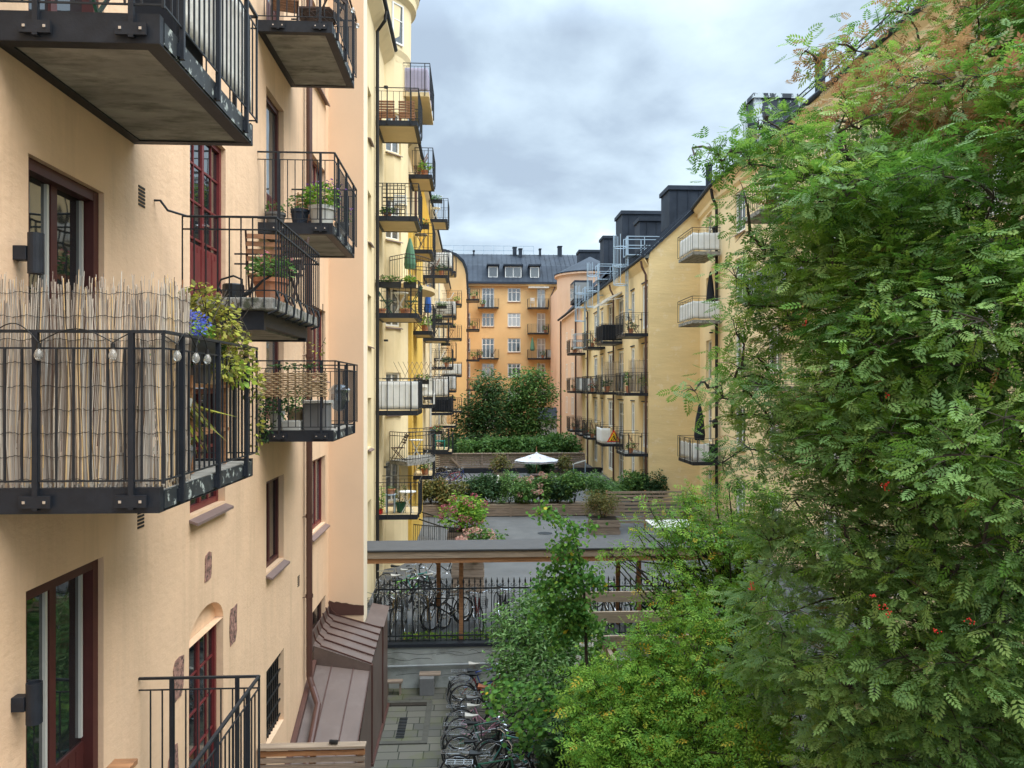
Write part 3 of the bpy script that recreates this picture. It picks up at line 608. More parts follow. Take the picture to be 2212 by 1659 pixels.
# string lights with five clear bulbs
t = thing('string_lights', FL.p(5.14, 1.0, 7.85), 'black cable of clear round bulbs hung from the rail of the reed fenced balcony', 'string lights')
bp = [PX(112, 768, -2.75), PX(258, 766, -2.3)]; zB = 7.72
bulbs = [Vector((-2.81, 5.11, zB)), Vector((-2.34, 5.11, zB)), FL.p(5.27, 1.16, zB), FL.p(5.62, 1.16, zB), FL.p(5.86, 1.16, zB)]
cab = MB(); hang = [Vector((-3.1, 5.12, 7.86))]
for b_ in bulbs: hang += [Vector((b_.x, b_.y, b_.z+.075))]
pts = []
for a, b_ in zip(hang, hang[1:]):
    for k in range(8): f = k/8; q = a.lerp(b_, f); q.z += .09*math.sin(math.pi*f); pts.append(q)
cab.tube(pts+[hang[-1]], .004, 5); cab.build('cable', blackp, t)
for b_ in bulbs:
    o = MB().lathe([(0, -.044), (.014, -.040), (.026, -.022), (.028, -.006), (.022, .014), (.013, .03), (.012, .04)], b_, 14).build('bulb', bulbm, t, smooth=True)
    MB().lathe([(0, .072), (.013, .072), (.015, .035), (0, .035)], b_, 10).build('socket', blackp, o)
# trough with blue flowers, vine, shelf, spider plant
t = thing('flower_trough', FL.p(5.95, .98, 7.72), 'black rail trough of small blue flowers at the end of the reed screen', 'flower box')
MB().box(5.78, 6.5, .86, 1.05, 7.70, 7.88, FL).build('trough', blackp, t)
P, O = blob(FL.p(5.93, 1.0, 7.99), (.13, .24, .10), 420, .3); leaves('flowers', fl_blue, P, .026, 'leaf', t, O, droop=(-.5, .5))
P, O = blob(FL.p(6.0, .98, 7.95), (.15, .38, .08), 240, .2); leaves('foliage', lf_bright, P, .035, 'leaf', t, O)
t = thing('climbing_vine', FL.p(6.6, 1.0, 7.0), 'yellow and brown autumn vine spilling over the far end of the reed fenced balcony', 'vine')
P = []; O = []
for c_, r_, n_ in (((6.35, .95, 8.17), (.14, .24, .20), 330), ((6.6, 1.0, 8.05), (.17, .30, .22), 400), ((6.95, 1.05, 7.85), (.14, .30, .18), 300), ((6.5, 1.12, 7.66), (.08, .25, .14), 170), ((7.2, 1.12, 7.55), (.08, .22, .22), 130), ((7.3, 1.13, 7.2), (.05, .1, .35), 45)):
    c2 = FL.p(*c_); p, o_ = blob(c2, r_, n_, .2); P.append(p); O.append(o_)
leaves('foliage', lf_yel, np.concatenate(P), .052, 'leaf', t, np.concatenate(O), up=.25)
P, O = blob(FL.p(6.75, 1.13, 7.62), (.08, .32, .12), 90, .3); leaves('lime_foliage', lf_ygr, P, .065, 'leaf', t, O, up=.2)
mb = MB()
for k in range(16):
    s = 6.2+random.random()*1.1; mb.tube([FL.p(s, .95, 7.7), FL.p(s+random.uniform(-.1, .1), .98+random.uniform(-.1, .1), 8.0), FL.p(s+random.uniform(-.2, .2), 1.0+random.uniform(-.15, .15), 8.2+random.random()*.2)], .004, 4)
mb.build('stem', barkm, t)
t = thing('bamboo_cane', FL.p(5.95, .9, 7.8), 'two thin tan plant canes standing among the blue flowers', 'plant cane'); MB().tube([FL.p(5.98, .93, 7.8), FL.p(5.99, .93, 8.33)], .006, 5).tube([FL.p(6.08, .93, 7.8), FL.p(6.07, .93, 8.25)], .006, 5).build('cane', teak, t)
t = thing('wooden_shelf', FL.p(6.6, .8, 6.83), 'brown wooden plant shelf behind the bars of the reed fenced balcony', 'shelf')
for s in (6.1, 6.9):
    for d_ in (.62, .95): MB().box(s-.02, s+.02, d_-.02, d_+.02, 6.83, 7.6, FL).build('leg', wood2, t)
for z in (7.12, 7.5): MB().box(6.04, 6.96, .6, .98, z, z+.03, FL).build('shelf_board', wood2, t)
t = potted(FL.p(6.0, .88, 6.84), 'spider plant with long drooping straw leaves beside the reed screen', .13, .22, potgrey, .2, .1, 10, .1, lf_mid)
P = np.repeat(np.array([FL.p(6.0, .9, 7.42)]), 70, 0)+RNG.normal(size=(70, 3))*.05; leaves('drooping_leaves', lf_yel, P, .42, 'grass', t, None, droop=(.5, 2.6), up=.2)
MB().lathe([(0, 0), (.07, 0), (.1, .16), (0, .16)], FL.p(6.0, .9, 7.26), 12).build('upper_pot', potwhite, t)
potted(FL.p(6.05, .8, 7.54), 'pale bucket shaped pot on the upper shelf of the reed fenced balcony', .11, .2, potwhite, .14, .12, 60, .05)
potted(FL.p(6.75, .8, 7.54), 'dark green bushy plant on the shelf under the yellow vine', .11, .16, potgrey, .28, .2, 180, .09, lf_dark, 'lance')
# landing balcony C
t = thing('watering_can', FL.p(8.25, .62, 8.43), 'black plastic watering can in front of the red double door', 'watering can')
c = FL.p(8.25, .62, 8.43)
MB().lathe([(0, 0), (.105, 0), (.115, .03), (.11, .16), (.10, .17), (.07, .175), (0, .175)], c, 18).build('body', blackplastic, t, smooth=False)
MB().tube([c+Vector((.08, 0, .04)), c+Vector((.2, .02, .11)), c+Vector((.3, .03, .22)), c+Vector((.36, .03, .25))], [.028, .018, .012, .012], 8).lathe([(.012, 0), (.03, .02), (0, .025)], c+Vector((.37, .03, .25)), 10).build('spout', blackplastic, t)
MB().tube([c+Vector((-.1, 0, .05)), c+Vector((-.16, 0, .14)), c+Vector((-.13, 0, .22)), c+Vector((0, 0, .26)), c+Vector((.09, 0, .22)), c+Vector((.09, 0, .15))], .011, 8).build('handle', blackplastic, t)
potted(FL.p(8.55, .93, 8.43), 'big terracotta pot of leafy pink flowered plant at the railing corner above the vine', .19, .27, terra, .3, .24, 420, .055, lf_mid, 'leaf', 26, fl_pink)
def chair(name, label, loc, rotz, m=teak, lm=darkwood, cat='chair', group='folding chairs on the balconies'):
    t = thing(name, (0, 0, 0), label, cat, group)
    s = MB()
    for k in range(5): s.box(-.2+k*.083, -.13+k*.083, -.2, .2, .44, .46)
    s.build('seat', m, t); bk = MB()
    for k in range(4): z = .6+k*.085; x = -.22-.03*k; bk.box(x-.012, x+.006, -.2, .2, z, z+.055)
    bk.build('backrest', m, t)
    for y in (-.2, .2):
        MB().bar((.2, y, 0), (-.36, y, .95), .022).build('leg', lm, t); MB().bar((-.22, y*.9, 0), (.2, y*.9, .45), .022).build('leg', lm, t)
    t.location = loc; t.rotation_euler = (0, 0, rotz); return t
chA = chair('folding_chair', 'brown slatted folding chair beside the terracotta pot on the stone landing', FL.p(9.6, .6, 8.43), math.radians(100)); KC = snapshot(chA)
def nchair(loc, rz, label, m=None, sc=None):
    c = dup(chA, loc, rz, label, kidmap=KC, scale=sc)
    if m:
        for p in ('seat', 'backrest', 'leg'): recolor(c, p, m)
    return c
def table(name, label, loc, r=.3, h=.72, m=white, square=False, group=None):
    t = thing(name, loc, label, 'table', group); c = Vector(loc)
    if square: MB().box(c.x-r, c.x+r, c.y-r, c.y+r, c.z+h-.03, c.z+h).build('tabletop', m, t)
    else: MB().lathe([(0, h-.025), (r, h-.025), (r, h), (0, h)], c, 20).build('tabletop', m, t)
    for sx in (-1, 1):
        MB().bar(c+Vector((-.7*r*sx, -.5*r, 0)), c+Vector((.7*r*sx, -.5*r, h-.03)), .02).build('leg', m, t); MB().bar(c+Vector((.7*r*sx, .5*r, 0)), c+Vector((-.7*r*sx, .5*r, h-.03)), .02).build('leg', m, t)
    return t
nchair(FL.p(9.35, .85, 8.43), math.radians(-100), 'black folding chair behind the railing bars of the stone landing', darkwood)
table('bistro_table', 'small dark folding table against the door on the stone landing', FL.p(9.75, .75, 8.43), .24, .62, darkwood, True)
# balcony D (plants)
zD = 9.92
nchair(FL.p(13.0, .35, zD), math.radians(-90), 'pale wooden chair behind the pots on the flowered balcony', teak)
potted(FL.p(11.72, .18, zD), 'squat grey pot with a small leafy plant nearest the wall', .15, .22, potgrey, .2, .15, 90, .05)
potted(FL.p(11.7, .55, zD), 'dark blue pot with a bushy herb between two pale pots', .135, .27, potblue, .28, .18, 170, .05)
potted(FL.p(11.72, .88, zD), 'large white pot overflowing with green leaves and purple spikes', .2, .32, potwhite, .4, .27, 420, .07, lf_bright, 'leaf', 60, fl_purple)
potted(FL.p(12.3, .95, zD+.45), 'hanging pot of purple lavender on the outer rail above the white pot', .11, .15, potwhite, .3, .17, 150, .05, lf_mid, 'lance', 60, fl_purple)
potted(FL.p(12.75, 1.0, zD+.1), 'dark pot with purple flowers at the outer rail of the flowered balcony', .12, .2, potgrey, .35, .16, 120, .05, lf_mid, 'lance', 50, fl_purple)
# balcony E (top) and A furniture
zE = 12.88
nchair(FL.p(11.8, .3, zE), math.radians(-75), 'brown wooden chair near the wall on the balcony below the bulbs'); nchair(FL.p(12.1, .85, zE), math.radians(160), 'dark folding chair by the outer rail of the top balcony', darkwood)
table('bistro_table', 'dark slatted table on the top balcony by the brown pipe', FL.p(12.6, .6, zE), .28, .7, darkwood, True)
t = thing('string_lights', FL.p(11.5, 1.15, 13.9), 'row of round glass bulbs along the outer rail of the top balcony', 'string lights')
MB().tube([FL.p(11.4+.1*k, 1.15, 13.9-.03*math.sin(k)) for k in range(21)], .004, 4).build('cable', blackp, t)
for k in range(4): MB().lathe([(0, -.06), (.03, -.035), (.034, -.01), (.014, .03), (0, .035)], FL.p(11.7+k*.55, 1.17, 13.78), 10).build('bulb', bulbm, t, smooth=True)
t = thing('folding_chair', FL.p(5.7, .5, 9.95), 'green folding chair with crossed legs on the nearest upper balcony', 'chair', 'folding chairs on the balconies')
for y in (.42, .72): MB().bar(FL.p(5.5, y, 9.95), FL.p(5.95, y, 10.5), .022).build('leg', greenmetal, t); MB().bar(FL.p(5.95, y, 9.95), FL.p(5.5, y, 10.5), .022).build('leg', greenmetal, t)
MB().box(5.5, 5.95, .4, .74, 10.5, 10.53, FL).build('seat', greenmetal, t)
t = thing('armchair', FL.p(6.2, .9, 9.95), 'black padded armchair against the canvas screen on the upper balcony', 'armchair')
MB().box(5.75, 6.2, .70, 1.02, 9.98, 10.35, FL).build('seat', blackcl, t, bevel=.03); MB().box(5.62, 5.76, .68, 1.03, 10.0, 10.85, FL).build('backrest', blackcl, t, bevel=.03)
# balcony F: willow border, ivy, boxes
zF = 6.85
t = thing('wicker_border', FL.p(11.45, .1, 7.45), 'strip of woven willow fixed across the upper half of the ivy balcony railing', 'wicker screen')
mb = MB()
for j in range(11):
    z = 7.38+j*.033; pts = [FL.p(11.42+.014*math.sin(i*math.pi*.5+j*math.pi), .07+.94*i/32, z+.004*math.sin(i)) for i in range(33)]; mb.tube(pts, .013, 5)
mb.build('weave', wicker, t)
mb = MB()
for i in range(9): mb.bar(FL.p(11.42, .1+.11*i, 7.34), FL.p(11.42, .1+.11*i, 7.76), .014)
mb.build('stake', wicker, t)
t = thing('ivy', FL.p(11.45, .1, 6.9), 'dark ivy climbing the wall corner of the willow bordered balcony', 'ivy')
P = []; O = []
for s, d_, z, r_, n_ in ((11.45, .06, 7.1, (.07, .09, .4), 260), (11.48, .12, 6.85, (.08, .14, .2), 110), (11.5, .35, 7.2, (.08, .25, .2), 180), (11.42, .55, 7.83, (.05, .45, .05), 110), (11.45, .5, 7.45, (.1, .35, .1), 70)):
    p, o_ = blob(FL.p(s, d_, z), (r_[1], r_[0], r_[2]), n_, .1); P.append(p); O.append(o_)
leaves('foliage', lf_dark, np.concatenate(P), .05, 'leaf', t, np.concatenate(O), up=.2)
t = thing('storage_box', FL.p(11.75, .7, zF), 'grey translucent plastic box behind the bars of the willow bordered balcony', 'storage box'); MB().box(11.6, 11.95, .62, .98, zF, zF+.42, FL).build('box', potgrey, t, bevel=.02); MB().box(11.58, 11.97, .6, 1.0, zF+.421, zF+.46, FL).build('lid', potwhite, t)
t = thing('storage_box', FL.p(11.7, .4, zF), 'low white plastic tub in front of the grey box', 'storage box'); MB().box(11.58, 11.85, .3, .58, zF, zF+.16, FL).build('box', potwhite, t, bevel=.02)
potted(FL.p(11.9, .45, zF), 'beige ribbed pot behind the white tub', .14, .34, wicker, .2, .18, 90, .06)
potted(FL.p(11.72, .2, zF), 'pale green pot under the ivy', .12, .3, potwhite, .25, .15, 120, .06, lf_dark)
t = thing('foil_bag', FL.p(12.5, 1.0, zF), 'shiny silver foil bundle at the outer rail of the willow bordered balcony', 'bag')
P = MB(); c = FL.p(12.6, .98, 7.35)
P.lathe([(0, -.24), (.10, -.19), (.17, -.05), (.16, .06), (.18, .12), (.09, .2), (0, .22)], c, 11); P.build('foil', chrome, t)
t = thing('plant_cane', FL.p(11.5, .9, 7.9), 'thin dark cane with a dried climber above the willow border', 'plant cane'); MB().tube([FL.p(11.5, .93, 7.2), FL.p(11.5, .93, 8.75)], .007, 5).tube([FL.p(11.5, .93, 7.7), FL.p(11.5, .86, 8.0), FL.p(11.5, .97, 8.25)], .004, 4).build('cane', barkm, t)
P, O = blob(FL.p(11.5, .85, 8.1), (.12, .08, .25), 26, .1); leaves('foliage', lf_yel, P, .05, 'leaf', t, O)
# wooden items at the bottom
t = thing('wooden_screen', FL.p(5.45, .45, 3.6), 'low brown plank topped timber screen end in front of the lowest railing', 'screen'); MB().box(4.6, 6.12, .36, .54, 4.56, 4.605, FL).build('top_plank', wood2, t, bevel=.006)
for k in range(6): MB().box(4.62, 6.08, .40, .50, 3.62+k*.157, 3.765+k*.157, FL).build('side_board', wood2, t)
t = thing('slatted_fence', (-3.1, 11.4, 0), 'low fence of weathered horizontal boards with a cap rail beside the brown lean-to', 'fence')
p0 = -3.13; p1 = -1.57
MB().box(p0, p1, 11.32, 11.48, 2.20, 2.24).build('cap_rail', wood3, t, bevel=.005)
for k in range(12): MB().box(p0, p1-.01, 11.36, 11.39, 2.095-k*.10, 2.165-k*.10).build('board', wood if k % 3 else wood2, t)
for x in (p0+.05, p1-.08, -2.35): MB().box(x-.04, x+.04, 11.395, 11.47, 0, 2.135).build('post', wood2, t)
t = thing('garden_lamp', (-2.05, 11.42, 2.2), 'small black spot lamp standing on the fence cap rail', 'lamp'); MB().tube([(-2.1, 11.4, 2.28), (-1.98, 11.38, 2.28)], .03, 10).build('head', blackplastic, t); MB().tube([(-2.07, 11.4, 2.24), (-2.07, 11.4, 2.28)], .01, 6).build('stem', blackplastic, t)
# brown metal lean-to
t = thing('lean_to', (-2.6, 15, 0), 'brown sheet metal lean-to with standing seams against the peach wall', 'shed')
X0, X1 = LX+.004, -2.0
ro = MB(); prof = [(15.25, 2.42, 2.05), (18.9, 2.62, 2.35)]
ro.add([(X0, 15.25, 2.42), (X1, 15.25, 2.02), (X1, 17.0, 2.22), (X0, 17.0, 2.55), (X0, 15.25, 2.38), (X1, 15.25, 1.97), (X1, 17.0, 2.17), (X0, 17, 2.5)], [(0, 1, 2, 3), (0, 1, 5, 4), (1, 2, 6, 5)])
ro.add([(-2.36, 17.0, 2.30), (X1+.05, 17.0, 2.22), (X1+.05, 18.2, 2.34), (-2.36, 18.2, 2.42)], [(0, 1, 2, 3)])
ro.build('upper_roof', brownm, t)
se = MB()
for k in range(6):
    y = 15.3+k*.33; z0 = 2.42+(y-15.25)*.074; z1 = 2.02+(y-15.25)*.114; se.bar((X0, y, z0+.26), (X0+.06, y-.01, z0+.08), .014, .03); se.bar((X0+.05, y-.01, z0+.09), (X0+.16, y-.02, z0+.0), .014, .03); se.bar((X0+.15, y-.02, z0-.02), (X1+.01, y-.04, z1+.015), .014, .03)
se.build('seam', brownpipe, t)
MB().box(X0, X0+.012, 15.2, 16.97, 2.3, 2.72).build('wall_flashing', brownm, t)
fl = MB(); n = 14; vs = []
for k in range(n+1):
    x = LX+.01+(PXo-LX)*k/n; vs += [(x, 16.965, 2.5), (x, 16.965, 2.82-.12*k/n+random.uniform(-.015, .015))]
fl.add(vs, [(2*k, 2*k+2, 2*k+3, 2*k+1) for k in range(n)]); fl.build('pier_flashing', brownpipe, t)
lo = MB(); lo.add([(X0+.02, 15.23, 2.05), (X1-.02, 15.23, 1.9), (X1-.06, 11.7, .3), (X0+.02, 11.7, .5)], [(0, 1, 2, 3)]); lo.add([(X0+.02, 15.24, 2.39), (X1, 15.24, 1.98), (X1, 15.24, 1.8), (X0+.02, 15.24, 1.95)], [(0, 1, 2, 3)]); lo.build('lower_roof', brownm, t)
se = MB()
for fx in (.33, .70, .985): x0 = X0+(X1-X0)*fx; se.bar((x0, 15.23, 2.05-.15*fx+.012), (x0-.02, 11.7, .5-.2*fx+.012), .014, .03)
se.bar((X0+.05, 15.2, 2.12), (X0+.05, 11.7, .58), .09, .09); se.build('roof_seam', brownpipe, t)
sw = MB(); sw.add([(X1, 11.7, 0), (X1, 18.2, 0), (X1, 18.2, 2.3), (X1, 17, 2.2), (X1, 15.25, 1.99), (X1, 11.7, .3)], [(0, 1, 2, 3, 4, 5)]); sw.add([(X1, 18.2, 0), (-2.4, 18.2, 0), (-2.4, 18.2, 2.38), (X1, 18.2, 2.3)], [(0, 1, 2, 3)])
sw.build('side_wall', brownm, t)
MB().box(X1, X1+.03, 15.28, 15.36, 0, 2.0).box(X1, X1+.03, 17.1, 17.16, 0, 2.2).box(X1-.02, X1+.05, 15.25, 18.2, -.0, .05).build('door_trim', brownpipe, t)
#=================================================================== RETAINING WALL, FENCE, SHELTER
t = thing('retaining_wall', (2, 19.3, 0), 'low grey cracked retaining wall with a pipe ledge under the iron fence', 'wall')
MB().box(-2.4, 11, 19.2, 19.45, 0, 1.02).build('wall', render_, t)
MB().box(-2.4, 11, 19.16, 19.5, 1.021, 1.1).build('coping', black, t)
MB().tube([(-2.38, 19.14, .56), (.5, 19.14, .6), (11, 19.14, .66)], .03, 8).build('pipe', mat('dull_pipe_metal', (.26, .28, .29), .6), t)
mb = MB()
for z0, x0, x1 in ((.86, -2.2, -.2), (.82, -.9, .45), (.72, -2.3, -1.0), (.33, -1.9, .3), (.9, -.1, .5)):
    pts = [(x0+(x1-x0)*k/14, 19.199, z0+random.uniform(-.012, .012)+.03*math.sin(k*.7)) for k in range(15)]; mb.tube(pts, .004, 4)
mb.build('crack', blackp, t)
t = thing('iron_fence', (2, 19.33, 1.1), 'black wrought iron fence with spear tips and scrolls on the grey wall', 'fence')
mb = MB(); sc_ = MB(); k = 0; x = -2.35
for z in (1.24, 2.42): mb.box(-2.4, 7.5, 19.315, 19.345, z, z+.035)
while x < 7.5:
    mb.box(x-.011, x+.011, 19.319, 19.341, 1.12, 2.55); mb.lathe([(.011, 0), (.028, .05), (.0, .17)], (x, 19.33, 2.55), 5)
    if k % 2 == 0:
        for sg in (-1, 1):
            sc_.torus((x+sg*.045, 19.33, 2.52), .032, .006, (0, 1, 0), 8, 4, 0, 4.6); sc_.torus((x+sg*.045, 19.33, 2.34), .032, .006, (0, 1, 0), 8, 4, 0, 5)
    x += .142; k += 1
k0 = len(mb.v); mb.v += sc_.v; mb.f += [tuple(i+k0 for i in f_) for f_ in sc_.f]; mb.build('bars', railm, t)
t = thing('bicycle_shelter', (2, 20.2, 1.1), 'long timber bicycle shelter with a flat grey felt roof behind the iron fence', 'shelter')
def slope(y): return 3.5-.07*(y-18.95)
mb = MB(); mb.add([(-3.05, 18.95, 3.50), (7.5, 18.95, 3.50), (7.5, 20.75, 3.38), (-3.05, 20.75, 3.38), (-3.05, 18.95, 3.46), (7.5, 18.95, 3.46), (7.5, 20.75, 3.34), (-3.05, 20.75, 3.34)], [(0, 1, 2, 3), (4, 5, 6, 7), (0, 1, 5, 4), (1, 2, 6, 5), (2, 3, 7, 6), (3, 0, 4, 7)]); mb.build('roof', felt, t)
MB().box(-3.05, 7.5, 18.93, 18.955, 3.455, 3.475).build('drip_edge', blackp, t)
MB().box(-3.05, 7.5, 18.96, 19.0, 3.29, 3.45).build('fascia_board', wood3, t); MB().box(-3.05, 7.5, 19.003, 19.06, 3.16, 3.33).build('under_board', wood2, t)
MB().box(-3.05, 7.5, 19.5, 19.6, 3.12, 3.32).box(-3.05, 7.5, 20.5, 20.6, 3.1, 3.3).build('beam', wood2, t)
mb = MB()
for k in range(12): x = -2.3+k*.85; mb.box(x-.03, x+.03, 19.1, 20.7, 3.325, 3.37)
mb.build('rafters', wood2, t)
for x, y in ((-.28, 19.55), (4.3, 19.55), (6.9, 19.55), (-.9, 20.55), (3.95, 20.55), (6.7, 20.55)): MB().box(x-.055, x+.055, y-.05, y+.05, 1.1, 3.15).build('post', wood2, t)
# hydrangea boxes
def planter(name, x0, x1, y0, y1, z0, h, label, n=4, m=wood, group='timber planters in the court'):
    t = thing(name, ((x0+x1)/2, (y0+y1)/2, z0), label, 'planter', group); hh = h/n
    for k in range(n): e = -.035*(k % 2); MB().box(x0-e, x1+e, y0-e, y1+e, z0+k*hh+.004, z0+(k+1)*hh-.012).build('board_ring', m, t)
    MB().box(x0+.06, x1-.06, y0+.06, y1-.06, z0+h-.02, z0+h+.012).build('soil', soil, t); return t
planter('planter_box', -.65, .38, 23.9, 24.9, 1.1, .95, 'square stacked timber planter behind the iron fence post')
bush('hydrangea', (.2, 24.3, 2.0), .75, 1.0, 700, .13, lf_mid, 'hydrangea with faded pink blooms in the square planter behind the fence', flowers=(fl_pale, 26, .05, .09), group='hydrangeas')
planter('planter_box', -1.0, .1, 30.2, 31.2, 1.1, .7, 'timber planter under the crimson hydrangea')
bush('hydrangea', (-.35, 30.6, 1.6), 1.05, 1.7, 900, .14, lf_bright, 'tall hydrangea with crimson pink flower heads beside the sloping handrail', flowers=(fl_pink, 24, .07, .12), group='hydrangeas')
for x, y in ((1.6, 28.5), (3.2, 33.5), (1.9, 24.0)):
    t = thing('manhole_cover', (x, y, 1.1), 'dark round iron cover in the grey court '+('near the crimson hydrangea' if y == 28.5 else 'in front of the wispy shrub trough' if y > 30 else 'close behind the shelter'), 'manhole cover')
    MB().lathe([(.32, .002), (.32, .010), (0, .010)], (x, y, 1.1), 20).build('cover', railm, t)
#=================================================================== BICYCLES
def bicycle(stepthru=False, basket=False, name='bicycle'):
    t = thing(name, (0, 0, 0), 'x', 'bicycle', 'bicycles parked in the yards')
    R = .34
    for x in (-.53, .55):
        w = MB().torus((x, 0, R), R-.018, .019, (0, 1, 0), 22, 6).build('wheel', rubber, t, smooth=True)
        MB().torus((x, 0, R), R-.040, .014, (0, 1, 0), 22, 5).build('rim', chrome, w, smooth=True)
        sp = MB()
        for k in range(14): a = 2*math.pi*k/14; sp.tube([(x+.02*math.cos(a+.6), .02*(-1)**k, R+.02*math.sin(a+.6)), (x+(R-.045)*math.cos(a), 0, R+(R-.045)*math.sin(a))], .0022, 3, cap=False)
        sp.tube([(x, -.05, R), (x, .05, R)], .02, 6); sp.build('spokes', chrome, w)
        MB().torus((x, 0, R), R+.022, .018, (0, 1, 0), 14, 5, (-.1 if x < 0 else .5), (3.6 if x < 0 else 3.2)).build('mudguard', blackplastic, t)
    bb = (-.08, 0, .29); st = (-.24, 0, .72); hd = (.36, 0, .84); hl = (.39, 0, .62); ax = (-.53, 0, R)
    f = MB()
    if stepthru: f.tube([st, bb], .016, 6).tube([hl, (.12, 0, .42), (-.0, 0, .36), (-.17, 0, .52)], .017, 6).tube([hd, (.17, 0, .52), (.05, 0, .42), bb], .017, 6)
    else: f.tube([st, bb], .016, 6).tube([(-.23, 0, .70), (.365, 0, .80)], .016, 6).tube([hl, bb], .019, 6)
    f.tube([hd, hl], .019, 6).tube([ax, bb], .010, 5).tube([ax, (-.24, 0, .68)], .009, 5)
    for y in (-.045, .045): f.tube([hl, (.43, y, .52), (.55, y, R)], .011, 5)
    f.build('frame', blackp, t)
    MB().tube([st, (-.28, 0, .88)], .012, 6).build('seat_post', chrome, t)
    MB().add([(-.41, -.085, .94), (-.41, .085, .94), (-.25, .05, .915), (-.13, .018, .925), (-.13, -.018, .925), (-.25, -.05, .915), (-.40, -.07, .87), (-.40, .07, .87), (-.25, .03, .875), (-.15, .01, .895), (-.15, -.01, .895), (-.25, -.03, .875)],
             [(0, 1, 2, 5), (2, 3, 4, 5), (6, 11, 8, 7), (8, 11, 10, 9), (0, 6, 7, 1), (1, 7, 8, 2), (2, 8, 9, 3), (3, 9, 10, 4), (4, 10, 11, 5), (5, 11, 6, 0)]).build('saddle', blackplastic, t, bevel=.012)
    MB().tube([hd, (.335, 0, .97)], .013, 6).tube([(.22, -.29, .98), (.30, -.25, 1.0), (.37, -.1, .98), (.36, 0, .965), (.37, .1, .98), (.30, .25, 1.0), (.22, .29, .98)], .011, 6).build('handlebar', chrome, t)
    MB().tube([(.13, -.30, .975), (.25, -.275, .99)], .017, 6).tube([(.13, .30, .975), (.25, .275, .99)], .017, 6).build('grips', blackplastic, t)
    rk = MB()
    for y in (-.07, 0, .07): rk.bar((-.82, y, .74), (-.34, y, .74), .010)
    for x in (-.82, -.66, -.5, -.34): rk.bar((x, -.07, .74), (x, .07, .74), .010)
    for y in (-.07, .07): rk.bar((-.53, y*.9, R), (-.74, y, .73), .009)
    rk.build('luggage_rack', chrome, t)
    MB().torus(bb, .09, .008, (0, 1, 0), 12, 4).bar((-.08, -.07, .29), (.06, -.07, .19), .016).bar((-.08, .07, .29), (-.22, .07, .39), .016).box(.02, .10, -.15, -.07, .18, .205).box(-.26, -.18, .07, .15, .38, .405).build('crankset', chrome, t)
    if basket:
        b = MB()
        for k in range(5): z = .66+k*.055; q = .11+.01*k; b.bar((.42, -q-.03, z), (.72, -q-.03, z), .006); b.bar((.42, q+.03, z), (.72, q+.03, z), .006); b.bar((.42, -q-.03, z), (.42, q+.03, z), .006); b.bar((.72, -q-.03, z), (.72, q+.03, z), .006)
        for k in range(7): x = .42+.05*k; b.bar((x, -.14, .66), (x, -.18, .88), .005); b.bar((x, .14, .66), (x, .18, .88), .005)
        for k in range(6): y = -.15+.06*k; b.bar((.42, y, .66), (.42, y, .88), .005); b.bar((.72, y, .66), (.72, y, .88), .005); b.bar((.42, y, .66), (.72, y, .66), .005)
        b.build('basket', blackplastic, t)
    return t
bA = bicycle(); bB = bicycle(True); bC = bicycle(True, True); KB = {id(b): snapshot(b) for b in (bA, bB, bC)}
first = {id(bA): True, id(bB): True, id(bC): True}
def paint(n, c): return mat('cycle_paint_'+n, c, .3, var=.04, spec=.6)
cyc = dict(black=blackp, red=paint('red', (.30, .02, .02)), green=paint('green', (.02, .13, .08)), blue=paint('blue', (.03, .06, .25)), pink=paint('pink', (.55, .28, .36)), lime=paint('lime', (.15, .42, .04)), silver=paint('silver', (.35, .38, .4)), teal=paint('teal', (.05, .22, .20)), tan=paint('tan', (.35, .22, .08)), white=white)
def bike(kind, x, y, z, deg, color, label, saddle=None, tilt=0., fender=None):
    src = {'a': bA, 'b': bB, 'c': bC}[kind]
    if first[id(src)]: r = src; first[id(src)] = False; r.location = (x, y, z); r.rotation_euler = (tilt, 0, math.radians(deg)); r['label'] = label
    else: r = dup(src, (x, y, z), math.radians(deg), label, kidmap=KB[id(src)], tilt=(tilt, 0))
    recolor(r, 'frame', cyc[color])
    if saddle: recolor(r, 'saddle', saddle)
    if fender: recolor(r, 'mudguard', fender)
    return r
# front row, rear wheels to the left
bike('a', .32, 18.35, 0, 2, 'blue', 'dark blue bicycle furthest back beside the grey wall in the paved yard', saddlew, .05)
bike('b', .28, 17.95, 0, 3, 'red', 'red framed bicycle just in front of the blue one in the paved yard', None, .08, chrome)
bike('a', .34, 17.55, 0, -2, 'black', 'black bicycle with chrome mudguards standing behind the brown saddle', blackplastic, -.05, chrome)
bike('a', .55, 16.95, 0, -10, 'black', 'black bicycle with a brown leather saddle under the round leaves', leather, .12)
bike('b', .28, 16.35, 0, 4, 'pink', 'pale pink step-through bicycle with a grey saddle', potgrey, .03)
bike('b', .30, 15.85, 0, 2, 'pink', 'pink step-through bicycle with a white saddle', saddlew, -.05, chrome)
bike('a', .26, 15.45, 0, 0, 'green', 'green bicycle with a pale grey saddle near the bottom of the row', saddlew, .05, chrome)
bike('a', .30, 15.05, 0, 4, 'silver', 'silver grey bicycle between the green bicycle and the nearest one', blackplastic, -.04)
bike('a', .95, 14.65, 0, 172, 'teal', 'nearest bicycle with cream dropped handlebar turned towards us', saddlew, .05)
bike('b', .25, 14.25, 0, 3, 'black', 'black step-through bicycle at the bottom edge behind the cream handlebar', None, -.05)
bike('a', .35, 13.85, 0, -3, 'green', 'dark green bicycle cut off by the bottom edge of the picture', blackplastic, .06, chrome)
bike('c', .9, 14.9, 0, 184, 'black', 'black basket bicycle facing the others near the bottom of the row', None, .08)
